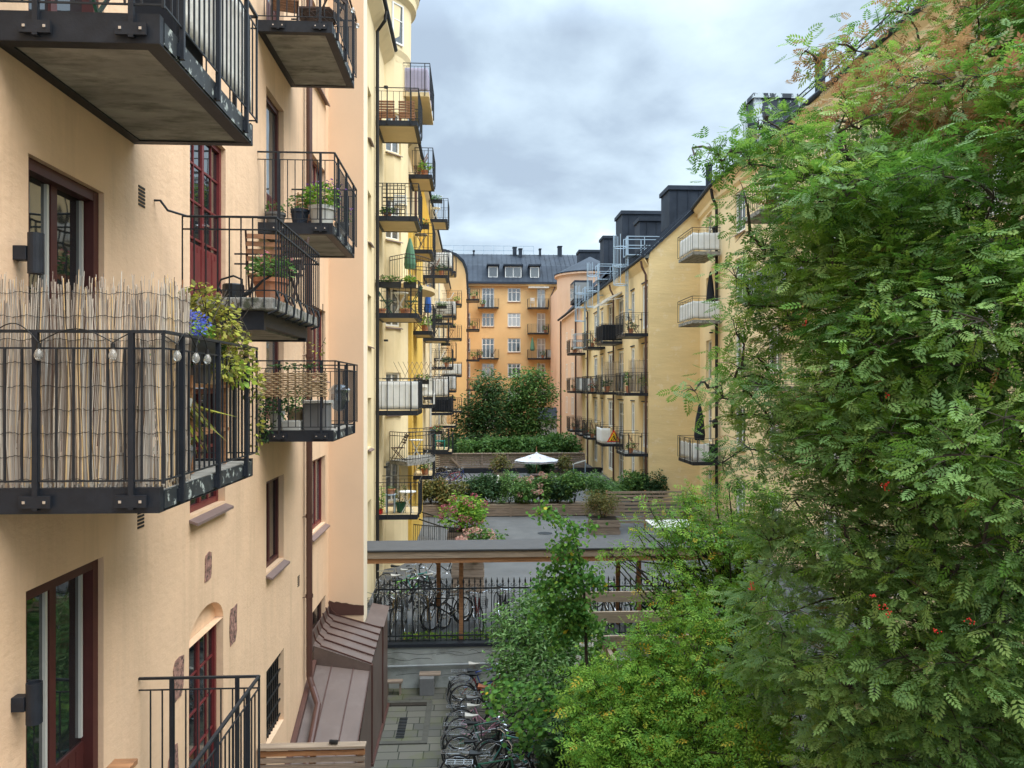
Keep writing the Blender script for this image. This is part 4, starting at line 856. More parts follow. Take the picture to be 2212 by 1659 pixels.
# behind the fence, wheels towards us
for u, kd, cl, dg, lab, y in ((851, 'a', 'tan', -92, 'thin tan bicycle parked nose to the fence, leftmost of the fence row', 20.5), (876, 'c', 'silver', -88, 'silver basket bicycle second along the fence row', 20.55), (906, 'a', 'white', -96, 'white forked bicycle third along the fence row', 20.5),
                          (927, 'c', 'tan', -84, 'bicycle with a bright wire basket just left of the leaning black one', 20.5), (968, 'a', 'black', -140, 'black bicycle leaning askew left of the shelter post', 20.6), (985, 'a', 'black', -120, 'second black bicycle tangled against the shelter post', 20.9),
                          (1032, 'c', 'red', -80, 'dark red bicycle with chrome handlebar right of the shelter post', 20.6), (1083, 'c', 'black', -78, 'black bicycle with a rear basket at the right end of the row', 20.9), (820, 'c', 'black', -95, 'black bicycle with a basket in the corner by the pier', 20.7), (1290, 'a', 'black', -70, 'black bicycle glimpsed behind the fence right of the young tree', 20.9), (1335, 'a', 'silver', -75, 'bicycle glimpsed behind the fence above the pergola beam', 21)):
    p = PY(u, 1300, y); r = bike(kd, p.x, y, 1.1, dg, cl, lab, None, random.uniform(-.1, .1))
for i, (x, y, dg, cl, kd, lab, sd2, tl) in enumerate(((-2.0, 22.7, 12, 'lime', 'a', 'lime green bicycle in the heap under the shelter', None, .1), (-1.75, 23.2, 4, 'teal', 'a', 'teal framed bicycle with a white saddle on top of the heap', saddlew, -.05), (-1.95, 22.2, 20, 'black', 'c', 'black bicycle at the front of the heap under the shelter', None, .12), (-2.1, 23.7, -8, 'black', 'b', 'dark step-through bicycle at the back of the heap', None, 0.), (-1.55, 22.5, -172, 'black', 'a', 'black bicycle facing left in the middle of the heap', None, .1), (-.9, 25.6, 178, 'black', 'a', 'black bicycle standing alone behind the heap', blackplastic, 0.))):
    bike(kd, x, y, 1.1, dg, cl, lab, sd2, tl)
for i in range(8):
    p = PY(925+i*9, 1050, 46.5+(i % 3)*.7); bike('abc'[i % 3], p.x, p.y, 1.6, (15, -20, 170, 5, 40, -160, 20, 0)[i], ('blue', 'black', 'silver', 'blue', 'black', 'black', 'red', 'blue')[i], ['blue', 'black', 'silver', 'second blue', 'second black', 'third black', 'red', 'rightmost blue'][i]+' bicycle of the cluster by the far terrace fence', None, random.uniform(-.1, .1))
# wheel holders along the fence
t = thing('bicycle_rack', (0, 19.75, 1.1), 'row of low steel wheel hoops behind the iron fence', 'bicycle rack')
for k in range(16):
    x = -2.1+k*.24; 
    if abs(x+.28) < .12: continue
    MB().tube([(x, 19.75, 1.1), (x, 19.75, 1.4), (x+.03, 19.75, 1.43), (x+.06, 19.75, 1.4), (x+.06, 19.75, 1.1)], .008, 5).build('hoop', chrome, t)
g_ = leaves('weeds', lf_bright, np.column_stack([RNG.uniform(-1.8, 3.5, 1500), RNG.uniform(19.52, 19.72, 1500), RNG.uniform(1.1, 1.25, 1500)]), .07, 'leaf'); g_['kind'] = 'stuff'; tag(g_, 'strip of green weeds along the foot of the iron fence', 'weeds')
# small furniture in the paved yard
t = thing('small_bench', (-1.9, 18.8, 0), 'small weathered wooden stool against the grey wall', 'stool'); MB().box(-2.12, -1.7, 18.72, 18.92, .3, .34).build('seat', wood, t)
for x in (-2.07, -1.76): MB().box(x-.02, x+.02, 18.76, 18.9, 0, .3).build('leg', wood, t)
t = thing('crate', (-1.08, 18.85, 0), 'dark grey box with a board on top against the grey wall', 'box'); MB().box(-1.28, -.93, 18.68, 19.0, 0, .42).build('body', potgrey, t, bevel=.01); MB().box(-1.3, -.78, 18.85, 19.1, .421, .45).build('board', wood, t)
struct('sunken_pit', MB().box(-2.0, -.95, 16.15, 16.27, 0, .03).box(-2.0, -.95, 18.25, 18.37, 0, .03).box(-1.07, -.95, 16.271, 18.249, 0, .03), mat('dark_kerb_stone', (.075, .072, .06), .9, var=.2, scale=6))
struct('pit_wall', MB().box(-2.0, -1.07, 18.1, 18.249, .0, .022), soil)
t = thing('drain_grate', (-1.55, 17, 0), 'narrow steel drain grate in the mossy paving', 'grate'); mb = MB()
for k in range(14): mb.box(-1.64, -1.46, 16.45+k*.075, 16.48+k*.075, .004, .016)
mb.build('slats', railm, t)
#=================================================================== LEFT ROW BEYOND THE PIER
B2 = thing('apartment_building', (-3.1, 24, 1.1), 'yellow apartment building behind the pier with a round bay and a turret', 'building')
F2 = Fr((-3.1, 0, 0), (0, 1, 0), (1, 0, 0)); tops = (4.1, 7.2, 10.3, 13.4, 16.5)
H2 = [(a, b, z-1.5, z) for z in tops for a, b in ((22.9, 23.7), (19.5, 20.6))]
wall(F2, 17.5, 27.4, 0, 19.2, H2, yellow, B2, rev=.18)
for h in H2: window(F2, h, B2, rev=.16, cols=2, gm=glass3)
# round bay with windows
cx, cy, R = -4.0, 28.5, 1.62
def bayp(th, r, z): return (cx+r*math.cos(th), cy-r*math.sin(th), z)
zs = [0]; 
wins = [(z-1.45, z) for z in (4.9, 8.05, 11.15, 14.25, 17.35)]
th0, th1 = math.radians(28), math.radians(54); ths = [math.radians(a) for a in (-60, -40, -20, -5, 10, 20)]+[th0, math.radians(41), th1, math.radians(70), math.radians(90)]
lev = sorted({0, 19.4, *[v for w in wins for v in w]}); mb = MB()
for a, b in zip(ths, ths[1:]):
    for c, d in zip(lev, lev[1:]):
        if any(c >= w[0] and d <= w[1] for w in wins) and a >= th0-.001 and b <= th1+.001: continue
        mb.poly([bayp(a, R, c), bayp(b, R, c), bayp(b, R, d), bayp(a, R, d)])
for w in wins:
    for th in (th0, th1): mb.poly([bayp(th, R, w[0]), bayp(th, R, w[1]), bayp(th, R-.2, w[1]), bayp(th, R-.2, w[0])])
    for z in w: mb.poly([bayp(th0, R, z), bayp(th1, R, z), bayp(th1, R-.2, z), bayp(th0, R-.2, z)])
mb.build('bay_wall', yellow, B2)
pA, pB = Vector(bayp(th1, R-.06, 0)), Vector(bayp(th0, R-.06, 0)); ax_ = (pB-pA).normalized(); nn2 = Vector((-ax_.y, ax_.x, 0)); nn2 = nn2 if nn2.x > 0 and nn2.y < 0 else -nn2
FB = Fr(pA, ax_, nn2); wl = (pB-pA).length
for w in wins: window(FB, (0, wl, w[0], w[1]), B2, rev=.02, cols=2, rows=(.62,), gm=glass3, fw=.07, sillout=.16)
MB().lathe([(R, 19.2), (R+.02, 19.4), (R+.10, 19.6), (R+.12, 21.3), (R+.3, 21.45), (R+.32, 21.7), (R+.42, 21.9), (R+.42, 22.1)], (cx, cy, 0), 40).build('turret', yellow, B2, smooth=False)
MB().lathe([(R+.46, 22.08), (R+.46, 22.16), (0, 24.5)], (cx, cy, 0), 40).build('turret_roof', roofm, B2)
window(Fr(bayp(math.radians(48), R+.12, 0), ax_, nn2), (0, .55, 19.75, 21.2), B2, rev=-.03, cols=1, rows=(.6,), gm=glass3, sill=False)
MB().add([(-3.1, 17.5, 18.9), (-2.75, 17.5, 19.3), (-2.75, 27.3, 19.3), (-3.1, 27.3, 18.9), (-2.75, 17.5, 19.45), (-2.75, 27.3, 19.45), (-3.4, 17.5, 19.5), (-3.4, 27.3, 19.5)], [(0, 1, 2, 3), (1, 4, 5, 2), (4, 6, 7, 5)]).build('cornice', yellow, B2)
MB().tube([(-2.72, 17.6, 19.5), (-2.72, 27.3, 19.5)], .08, 8).add([(-2.72, 17.5, 19.52), (-2.72, 27.4, 19.52), (-6.5, 27.4, 23), (-6.5, 17.5, 23)], [(0, 1, 2, 3)]).build('roof', roofm, B2)
pipe([(-2.72, 24.3, 19.4), (-2.75, 24.3, 19.1), (-3.0, 24.4, 18.8), (-3.0, 24.4, 1.1)], .055, blackp, B2, straps=(5, 9, 13, 17))
def lbal(fr, s0, s1, out, zb, parent, **k):
    kw = dict(mslab=soffit, bars=.17, bar=.014, posts=True); kw.update(k); return balcony(fr, s0, s1, out, zb, parent, **kw)
Z1 = (15.95, 12.88, 9.76, 6.62, 3.27)
for z in Z1: lbal(F2, 24.72, 26.55, 1.34, z, B2)
# curved landing balconies on the bay
def curved(zb, parent, r0=R, r1=R+1.0, m=soffit, a0=-25, a1=48):
    n = 12; an = [math.radians(a0+(a1-a0)*k/n) for k in range(n+1)]; mb = MB()
    vs = [bayp(a, r, z) for z in (zb, zb+.14) for r in (r0, r1) for a in an]; q = n+1
    mb.add(vs, [(k, k+1, q+k+1, q+k) for k in range(n)]+[(2*q+k, 2*q+k+1, 3*q+k+1, 3*q+k) for k in range(n)]+[(q+k, q+k+1, 3*q+k+1, 3*q+k) for k in range(n)]+[(0, q, 3*q, 2*q), (n, q+n, 3*q+n, 2*q+n)])
    b = mb.build('curved_balcony', m, parent); r = MB()
    for z in (zb+1.15, zb+1.02, zb+.22): r.tube([bayp(an[0], r0, z)]+[bayp(a, r1-.02, z) for a in an]+[bayp(an[-1], r0, z)], .014, 5)
    for k in range(25): a = math.radians(a0+(a1-a0)*k/24); r.bar(bayp(a, r1-.02, zb+.14), bayp(a, r1-.02, zb+1.15), .013)
    for k in range(7):
        for a in (an[0], an[-1]): r.bar(bayp(a, r0+(r1-r0)*k/7, zb+.14), bayp(a, r0+(r1-r0)*k/7, zb+1.15), .013)
    r.build('railing', railm, b); return b
curved(11.0, B2); curved(4.8, B2, m=slab2)
balcony(Fr((-2.5, 0, 0), (0, 1, 0), (1, 0, 0)), 27.9, 30.9, .93, 18.1, B2, mslab=soffit, mf=soffit, bars=.13, lug=False)
# contents, top to bottom of the first column
FR = 1.34
for q, (s, lab) in enumerate(((.3, 'brown slatted bench back on the topmost yellow house balcony, left of two'), (.95, 'brown slatted bench back on the topmost yellow house balcony, right of two'))):
    t = thing('slatted_chair', F2.p(25.2, s, 16.1), lab, 'chair', 'slatted seats'); mb = MB()
    for k in range(7): mb.box(24.95, 24.98, s-.24, s+.28, 16.25+k*.085, 16.31+k*.085, F2)
    mb.build('backrest', teak, t); MB().box(24.98, 25.4, s-.24, s+.28, 16.42, 16.46, F2).build('seat', teak, t)
    for dx in (-.2, .24):
        for s_ in (25.0, 25.36): MB().box(s_-.02, s_+.02, s+dx-.02, s+dx+.02, 16.09, 16.419, F2).build('leg', teak, t)
screen(Fr((-2.5, 0, 0), (0, 1, 0), (1, 0, 0)), [(27.95, .05), (27.95, .89), (30.8, .89)], 18.3, 19.15, lilac, 'fabric_screen', 'pale lilac cloth around the highest balcony under the turret', 'privacy screen')
t = thing('trellis', F2.p(24.78, .5, 13.1), 'dark square lattice trellis inside the railing of the second yellow balcony', 'trellis'); mb = MB()
for k in range(7): mb.bar(F2.p(24.76, .22+.12*k, 13.05), F2.p(24.76, .22+.12*k, 14.1), .022); 
for k in range(8): mb.bar(F2.p(24.77, .22, 13.12+.13*k), F2.p(24.77, .94, 13.12+.13*k), .022)
mb.build('lattice', blackp, t)
nchair(F2.p(25.3, .75, 13.02), math.radians(-80), 'pale grey garden chair behind the lattice trellis', potwhite)
potted(F2.p(25.0, .35, 13.02), 'trailing green plant at the foot of the lattice trellis', .14, .16, terra, .2, .25, 160, .09)
for s, lab, d_ in ((24.66, 'long black rail box of white and pink geraniums over the bistro set', .42), (24.7, 'smaller rail box of yellow green and pink geraniums at the balcony corner', 1.1)):
    potted(F2.p(s, d_, 10.72), lab, .1, .18, blackp, .24, .16, 260, .075, lf_bright if d_ > 1 else lf_mid, 'leaf', 40, fl_pale, name='window_box', group='flower boxes on railings', square=((.8 if d_ < 1 else .4), .16))
table('bistro_table', 'round white topped bistro table with green iron legs under the geraniums', F2.p(25.2, .75, 9.9), .26, .72, white)
nchair(F2.p(25.15, .3, 9.9), math.radians(0), 'dark green iron chair left of the bistro table under the geraniums', greenmetal); nchair(F2.p(25.3, 1.1, 9.9), math.radians(180), 'dark green iron chair right of the bistro table under the geraniums', greenmetal)
potted(F2.p(24.95, .15, 9.9), 'low terracotta bowl left of the green bistro set', .16, .16, terra, .1, .15, 30, .06); potted(F2.p(24.95, .95, 9.9), 'low terracotta bowl right of the green bistro set', .2, .16, terra, .1, .15, 30, .06)
screen(F2, [(24.76, .02), (24.76, 1.33), (26.5, 1.33)], 6.8, 7.72, clothw, 'fabric_screen', 'white canvas laced inside the railing of the fourth yellow balcony', 'privacy screen', amp=.008)
t = thing('closed_parasol', Vector((-2.2, 27.2, 11.15)), 'closed green parasol on the curved balcony above the geraniums', 'parasol', 'closed parasols')
def closed_par(t, c, h, r, m): MB().tube([c, c+Vector((0, 0, h))], .02, 6).build('pole', potwhite, t); MB().lathe([(.02, h+.06), (.05, h), (r*.7, h*.75), (r, h*.45), (r*.85, h*.36), (.02, h*.38)], c, 9).build('canopy', m, t)
closed_par(t, Vector((-2.2, 27.2, 11.15)), 1.6, .22, greencl)
t = thing('diamond_trellis', F2.p(25, .6, 7.9), 'expanding diamond trellis above the white canvas balcony', 'trellis'); mb = MB()
for k in range(9):
    for sg in (1, -1): x0 = .72+.16*k; mb.bar(F2.p(26.4, x0, 7.75), F2.p(26.4, x0+sg*.32, 8.4), .014)
mb.build('lattice', wood3, t)
nchair(Vector((-2.9+.3, 27.0, 4.95)), math.radians(200), 'dark brown folding chair on the curved concrete balcony', darkwood); table('bistro_table', 'small white table on the curved concrete balcony', Vector((-2.0, 27.5, 4.95)), .25, .7, white)
table('bistro_table', 'round white table with crossed legs on the lowest yellow balcony', F2.p(25.0, 1.0, 3.42), .28, .72, white)
potted(F2.p(24.95, .12, 3.42), 'tall leafy plant in a red pot by the wall on the lowest yellow balcony', .1, .16, redp, .9, .1, 160, .13, lf_bright, 'lance'); potted(F2.p(25.3, .75, 3.42), 'green bin shaped pot with a bare shrub on the lowest yellow balcony', .17, .32, greenmetal, .7, .28, 220, .07, lf_olive)
t = thing('plant_stand', F2.p(25.2, .4, 3.42), 'grey metal plant stand holding terracotta bowls on the lowest yellow balcony', 'plant stand'); MB().box(25.0, 25.4, .28, .6, 4.0, 4.03, F2).build('shelf', galv, t)
for s in (25.03, 25.37):
    for d_ in (.31, .57): MB().box(s-.015, s+.015, d_-.015, d_+.015, 3.42, 4.0, F2).build('leg', galv, t)
potted(F2.p(25.2, .44, 4.03), 'terracotta bowl on the grey plant stand', .14, .16, terra, .12, .12, 60, .05)
# long row behind
B3 = thing('apartment_building', (-2.5, 50, 1.1), 'long pale yellow apartment block receding on the left with stacked balconies', 'building')
F3 = Fr((-2.5, 0, 0), (0, 1, 0), (1, 0, 0)); H3 = [(s, s+1.1, z, z+1.9) for z in (3.3, 6.4, 9.5, 12.6) for s in (33.6, 37.0, 43.0, 47.0, 54, 58, 66)]
wall(F3, 29.6, 75, 0, 17.0, H3, yellow2, B3, rev=.12)
for h in H3: window(F3, h, B3, rev=.10, cols=2, gm=glass3, sill=False)
MB().box(29.5, 36.0, .004, .18, 0, 13.9, F3).build('mustard_strip', mustard, B3)
MB().poly([(-4.0, 29.55, 0), (-2.5, 29.55, 0), (-2.5, 29.55, 17), (-4.0, 29.55, 17)]).build('end_wall', yellow2, B3)
MB().poly([(-2.9, 36, 17), (-2.32, 36, 17), (-1.85, 36, 14.8), (-1.85, 36, 13.9), (-2.9, 36, 13.9)]).build('gable_scroll', mustard, B3)
MB().add([(-2.5, 29.6, 16.7), (-2.15, 29.6, 17.05), (-2.15, 75, 17.05), (-2.5, 75, 16.7), (-2.15, 29.6, 17.2), (-2.15, 75, 17.2), (-2.8, 29.6, 17.25), (-2.8, 75, 17.25)], [(0, 1, 2, 3), (1, 4, 5, 2), (4, 6, 7, 5)]).build('cornice', yellow2, B3)
MB().tube([(-2.12, 29.6, 17.25), (-2.12, 75, 17.25)], .08, 8).add([(-2.12, 29.5, 17.28), (-2.12, 75, 17.28), (-5, 75, 20.5), (-5, 29.5, 20.5)], [(0, 1, 2, 3)]).build('roof', roofm, B3)
for y in (33, 44.5, 56): pipe([(-2.12, y, 17.1), (-2.2, y, 16.9), (-2.42, y, 16.5), (-2.42, y, 1.1)], .06, brownpipe if y < 40 else potwhite, B3)
cols = ((30.2, 32.2, .92, (15.75, 12.8, 9.6, 6.7, 3.9)), (39.0, 41.0, 1.24, (15.95, 13.1, 9.9, 6.9, 4.2)), (45.0, 47.2, 1.3, (14.4, 11.2, 8.6, 5.9, 3.6)), (50.0, 52.0, 1.4, (15.0, 12.1, 9.3, 7.2, 4.9)), (62.0, 64.0, 1.6, (14.2, 11.4, 8.4, 5.5)))
clr = ['white canvas', 'pale green canvas', 'dark cloth', 'striped pale cloth', 'grey canvas']; k = 0
ordn = ('top', 'second', 'third', 'fourth', 'fifth'); coln = ('nearest', 'second', 'third', 'fourth', 'farthest')
for ci, (a, b, o_, zz) in enumerate(cols):
    for zi, z in enumerate(zz):
        lbal(F3, a, b, o_, z, B3, bars=.14, bar=.018, lug=ci == 0)
        side = f'on the {ordn[zi]} balcony of the {coln[ci]} left row stack'
        if (ci, zi) in ((1, 3), (3, 1), (2, 3), (4, 2), (2, 0), (3, 3)):
            screen(F3, [(a+.02, .05), (a+.02, o_-.01), (b-.05, o_-.01)], z+.18, z+1.05, {0: clothw, 1: clothw, 2: blackcl, 3: canvasb}[k % 4], 'fabric_screen', ('white' if k % 4 < 2 else 'black' if k % 4 == 2 else 'beige')+' cloth screen '+side, 'privacy screen', group='cloth screens on the left row'); k += 1
        elif (ci+zi) % 2 == 0:
            potted(F3.p(a+.35, o_-.3, z+.15), 'clay potted green plant '+side, .15, .25, terra, .4, .28, 110, .11, random.choice([lf_mid, lf_dark, lf_bright]))
            nchair(F3.p(a+.6, o_*.4, z+.15), math.radians(180), 'folding chair '+side, random.choice([darkwood, teak, white]))
        else:
            potted(F3.p(a-.02, o_*.55, z+.95), 'rail box of flowers '+side, .1, .18, blackp, .25, .2, 130, .09, lf_mid, 'leaf', 26, random.choice([fl_white, fl_red, fl_pale]), name='window_box', group='flower boxes on railings', square=(.6, .16))
            table('bistro_table', 'small table '+side, F3.p(a+.6, o_*.5, z+.15), .25, .7, random.choice([white, darkwood, potgrey]), group='balcony tables')
t = thing('plastic_chair', (-1.6, 39.4, 4.35), 'bright teal plastic chair on a low balcony of the left row', 'chair')
MB().box(-1.9, -1.4, 39.2, 39.6, 4.75, 4.8).build('seat', tealm, t); MB().box(-1.95, -1.88, 39.2, 39.6, 4.8, 5.5).build('backrest', tealm, t)
for x in (-1.88, -1.42):
    for y in (39.23, 39.57): MB().box(x-.02, x+.02, y-.02, y+.02, 4.35, 4.75).build('leg', tealm, t)
t = thing('rocking_chair', (-1.75, 30.5, 6.85), 'white wicker armchair on the balcony behind the white canvas', 'chair'); MB().box(-2.0, -1.5, 30.35, 30.8, 7.2, 7.26).build('seat', white, t); MB().box(-2.0, -1.5, 30.78, 30.84, 7.26, 7.9).build('backrest', white, t)
for x in (-1.98, -1.52):
    for y in (30.38, 30.77): MB().box(x-.02, x+.02, y-.02, y+.02, 6.85, 7.2).build('leg', white, t)
t = thing('closed_parasol', (-1.7, 31, 9.75), 'hanging blue cloth on a pole beside the third balcony', 'cloth'); closed_par(t, Vector((-1.75, 30.3, 9.9)), 1.6, .15, bluecl)
#=================================================================== ORANGE GABLE + END BUILDING
B4 = thing('apartment_building', (-1.5, 75, 1.6), 'orange apartment block with a blank rounded gable end', 'building')
g = [(-3.4, 75, 0), (-.62, 75, 0), (-.62, 75, 18.6), (-.75, 75, 19.2), (-1.0, 75, 19.8), (-1.6, 75, 20.4), (-2.6, 75, 20.8), (-3.4, 75, 20.9)]
MB().poly(g).build('gable_wall', orange, B4)
F4 = Fr((-.62, 0, 0), (0, 1, 0), (1, 0, 0)); H4 = [(s, s+1.2, z, z+1.6) for z in (3.9, 7.0, 10.1, 13.2, 16.3) for s in (82, 88)]
wall(F4, 75, 94, 0, 18.6, H4, orange, B4, rev=.1)
for h in H4: window(F4, h, B4, rev=.08, cols=2, sill=False, gm=glass3)
rf = MB(); e_ = [(-.40, 18.6), (-.5, 19.3), (-.8, 20.0), (-1.5, 20.65), (-2.6, 21.05), (-3.4, 21.1), (-6, 21.3)]
for (x0, z0), (x1, z1) in zip(e_, e_[1:]): rf.poly([(x0, 74.8, z0), (x1, 74.8, z1), (x1, 97, z1), (x0, 97, z0)]); rf.poly([(x0, 74.8, z0), (x1, 74.8, z1), (x1, 74.8, z1-.25), (x0, 74.8, z0-.25)])
rf.build('roof', roofm, B4)
for z in (3.9-.6, 6.9, 10.0, 13.15, 16.25): balcony(F4, 79, 81.4, 1.35, z+.3, B4, mslab=slabm, bars=.16, bar=.022, lug=False)
pipe([(-.5, 90, 18.6), (-.5, 90, 1.6)], .09, brownpipe, B4)
for i, z in enumerate((3.75, 7.35, 10.45, 13.6, 16.7)): potted(F4.p(79.3, .8, z), 'pot plant on the '+('lowest', 'second lowest', 'middle', 'second highest', 'highest')[i]+' balcony of the orange block corner', .2, .3, terra, .6, .4, 90, .16, lf_mid)
B5 = thing('apartment_building', (5, 94, 1.6), 'orange apartment building closing the courtyard under a dark seamed metal roof', 'building')
F5 = Fr((0, 94, 0), (1, 0, 0), (0, -1, 0)); H5 = []; styles = []
rows5 = [(622, 651.5), (676, 705.5), (730.7, 760.5), (785, 814.7), (840, 870), (895, 925)]
for r_, (v0, v1) in enumerate(rows5):
    for u0, u1, kd in ((1041, 1067.6, 'b'), (1096.7, 1124.5, 'w'), (1160, 1178, 'd'), (1008, 1016, 'n')):
        top = PY(1100, v0, 94).z; bot = PY(1100, v1, 94).z; door = (kd == 'b' and r_ in (0, 2)) or (kd == 'd' and r_ < 3)
        if door: bot -= .75
        H5.append((PY(u0, v0, 94).x, PY(u1, v0, 94).x, bot, top)); styles.append((kd, door))
wall(F5, -.6, 10.9, 0, 20.4, H5, orange, B5, rev=.12)
for h, (kd, door) in zip(H5, styles): window(F5, h, B5, rev=.08, cols={'b': 3, 'w': 3, 'd': 2, 'n': 1}[kd], rows=(.68,), fw=.10, mull=.07, sill=not door, gm=random.choice([glassm, glass3, glass2]))
for u0, u1, r_ in ((1033, 1077, 0), (1033, 1077, 2), (1141, 1185, 0), (1141, 1185, 1), (1141, 1185, 2), (1182, 1209, 2), (1184, 1209, 4), (1184, 1209, 5.0)):
    vb = {0: 666, 1: 721, 2: 776, 4: 840, 5.0: 900}[r_]; x0 = PY(u0, vb, 93).x; x1 = PY(u1, vb, 93).x
    zb = PY(1100, vb, 93).z; balcony(F5, x0, x1, 1.1, zb, B5, bars=.16, bar=.024, mslab=slabm, lug=False)
rf = MB(); ze = 20.4
for (y0, z0, y1, z1) in ((93.5, 20.35, 96.2, 22.9), (96.2, 22.9, 99.5, 24.9), (99.5, 24.9, 106, 20)):
    rf.poly([(-6, y0, z0), (14, y0, z0), (14, y1, z1), (-6, y1, z1)])
    if y0 < 99:
        x = -5.5
        while x < 14: rf.bar((x, y0, z0+.03), (x, y1, z1+.03), .05, .07); x += .62
rf.box(-6, 14, 93.35, 93.5, 20.25, 20.5); rf.build('roof', roofm, B5)
MB().box(-.6, 10.9, 93.6, 94, 20.0, 20.3).build('cornice', orange, B5)
for u0, u1 in ((1053, 1077), (1089, 1128), (1143, 1166)):
    x0 = PY(u0, 580, 94.6).x; x1 = PY(u1, 580, 94.6).x; o = MB().box(x0-.1, x1+.1, 94.0, 97.2, 22.6, 22.78).box(x0, x0+.08, 94.4, 96.4, 20.9, 22.6).box(x1-.08, x1, 94.4, 96.4, 20.9, 22.6).build('dormer', roofm, B5)
    window(Fr((0, 94.4, 0), (1, 0, 0), (0, -1, 0)), (x0+.1, x1-.1, 21.15, 22.5), B5, rev=-.02, cols=2 if x1-x0 > 1.6 else 1, rows=(), fw=.1, sill=False, gm=glass3)
for u0, u1, v0, v1, y in ((1108, 1116, 533, 552, 99), (1121, 1128, 536, 550, 98.5), (1205.5, 1214, 530, 552, 99), (1165, 1169, 536, 545, 99), (1022, 1025, 541, 550, 99)):
    x0 = PY(u0, 540, y).x; x1 = PY(u1, 540, y).x; z0 = PY(1100, v0, y).z; MB().box(x0, x1, y, y+.8, 22.5, z0-.1).box(x0-.06, x1+.06, y-.06, y+.86, z0-.1, z0).build('chimney', roofm, B5)
mb = MB()
for z in (25.4, 26.0): mb.bar((-5, 99.5, z), (8, 99.5, z), .05)
x = -5
while x < 8: mb.bar((x, 99.5, 24.8), (x, 99.5, 26.0), .05); x += 1.3
mb.build('roof_railing', galv, B5)
pipe([PY(1199, 620, 93.8), PY(1190, 640, 93.8), PY(1190, 938, 93.8)], .08, brownpipe, B5)
ord5 = 'top middle third'.split()
for i, (u, v, y, lab, kd) in enumerate(((1043, 664, 93, 'dark table and pots on the top left balcony of the end building', 'p'), (1150, 664, 93, 'white chair on the top right balcony of the end building', 'c'), (1178, 716, 93, 'flowers on the middle right balcony of the end building', 'f'), (1037, 768, 93, 'pink flowers on the third floor left balcony of the end building', 'f'), (1172, 770, 93, 'green plant on the third floor right balcony of the end building', 'p'), (1064, 772, 93, 'dark chair on the third floor left balcony of the end building', 'c'))):
    p = PY(u, v, 93.1)
    p.z = {664: PY(1100, 666, 93).z+.15, 716: PY(1100, 721, 93).z+.15}.get(v, PY(1100, 776, 93).z+.15)
    if kd == 'c': nchair(p, random.uniform(0, 6), lab, white if 'white' in lab else darkwood, 1.2)
    else: potted(p, lab, .2, .35, terra, .6, .35, 90, .16, lf_mid, 'leaf', 30 if kd == 'f' else 0, fl_pink if kd == 'f' else None)
t = thing('closed_parasol', (5, 93, 11.2), 'closed green parasol on the end building balcony', 'parasol', 'closed parasols'); p = PY(1150, 772, 93.2); p.z = PY(1100, 776, 93).z+.15; t.location = p; WL[t.name] = tuple(p); closed_par(t, p, 2.5, .3, greencl)
screen(F5, [(PY(1183, 770, 93).x, 1.08), (PY(1208, 770, 93).x, 1.08)], PY(1100, 776, 93).z+.2, PY(1100, 776, 93).z+1.15, canvasb, 'fabric_screen', 'beige cloth on the balcony at the right edge of the end building', 'privacy screen')
MB().box(PY(1142, 0, 93).x, PY(1186, 0, 93).x, 92.9, 94, PY(1100, 622, 93.5).z, PY(1100, 622, 93.5).z+.1).add([], []).build('awning', canvasb, B5)
#=================================================================== RIGHT WING
B6 = thing('apartment_building', (9, 50, 1.1), 'ochre yellow apartment wing on the right with a blank patched gable and black roof', 'building')
RX = 8.98; F6 = Fr((RX, 0, 0), (0, 1, 0), (-1, 0, 0)); H6 = []; c6 = ((38.75, 39.95, 1), (41.9, 42.8, 0), (45, 46.6, 1), (48.6, 50.1, 0), (52, 53, 1), (54.5, 56, 0), (59, 60, 0))
for z in (12.9, 9.75, 6.7, 3.9):
    for a, b, dr in c6: H6.append((a, b, z-(2.3 if dr else 1.75), z))
wall(F6, 38.5, 59.5+2.5, 0, 14.1, H6, yellow3, B6, rev=.13)
for h in H6:
    window(F6, h, B6, rev=.035, cols=2, rows=(.66,), fw=.13, deep=.07, gm=random.choice([glass3, glass2]), sill=False)
for h in H6: MB().box(h[0]-.05, h[1]+.05, .004, .05, h[3]+.06, h[3]+.12, F6).build('drip_moulding', roofm, B6)
mb = MB(); mb.poly([(RX, 38.5, 0), (11.62, 38.5, 0), (11.62, 38.5, 17.0), (9.05, 38.5, 14.4), (RX, 38.5, 14.1)]); mb.build('gable_wall', gablem, B6)
MB().add([(RX, 38.5, 13.7), (RX-.25, 38.45, 14.05), (RX-.25, 62, 14.05), (RX, 62, 13.7), (RX-.25, 38.45, 14.2), (RX-.25, 62, 14.2)], [(0, 1, 2, 3), (1, 4, 5, 2), (0, 1, 4)]).build('cornice', yellow3, B6)
rf = MB(); RP = [(RX-.3, 14.2), (11.7, 17.1), (13.4, 18.3), (16, 18.9)]
for (x0, z0), (x1, z1) in zip(RP, RP[1:]):
    rf.poly([(x0, 38.4, z0), (x0, 74, z0), (x1, 74, z1), (x1, 38.4, z1)]); rf.poly([(x0, 38.38, z0-.03), (x1, 38.38, z1-.03), (x1, 38.38, z1-.3), (x0, 38.38, z0-.12)])
    y = 39
    while y < 74: rf.bar((x0, y, z0+.02), (x1, y, z1+.02), .04, .06); y += .6
rf.tube([(RX-.3, 38.4, 14.2), (RX-.3, 62, 14.2)], .08, 8)
for k in range(3): rf.bar((RX+.1+.0, 39, 14.75+k*.12), (RX+.1, 62, 14.75+k*.12), .03)
rf.build('roof', roofm, B6)
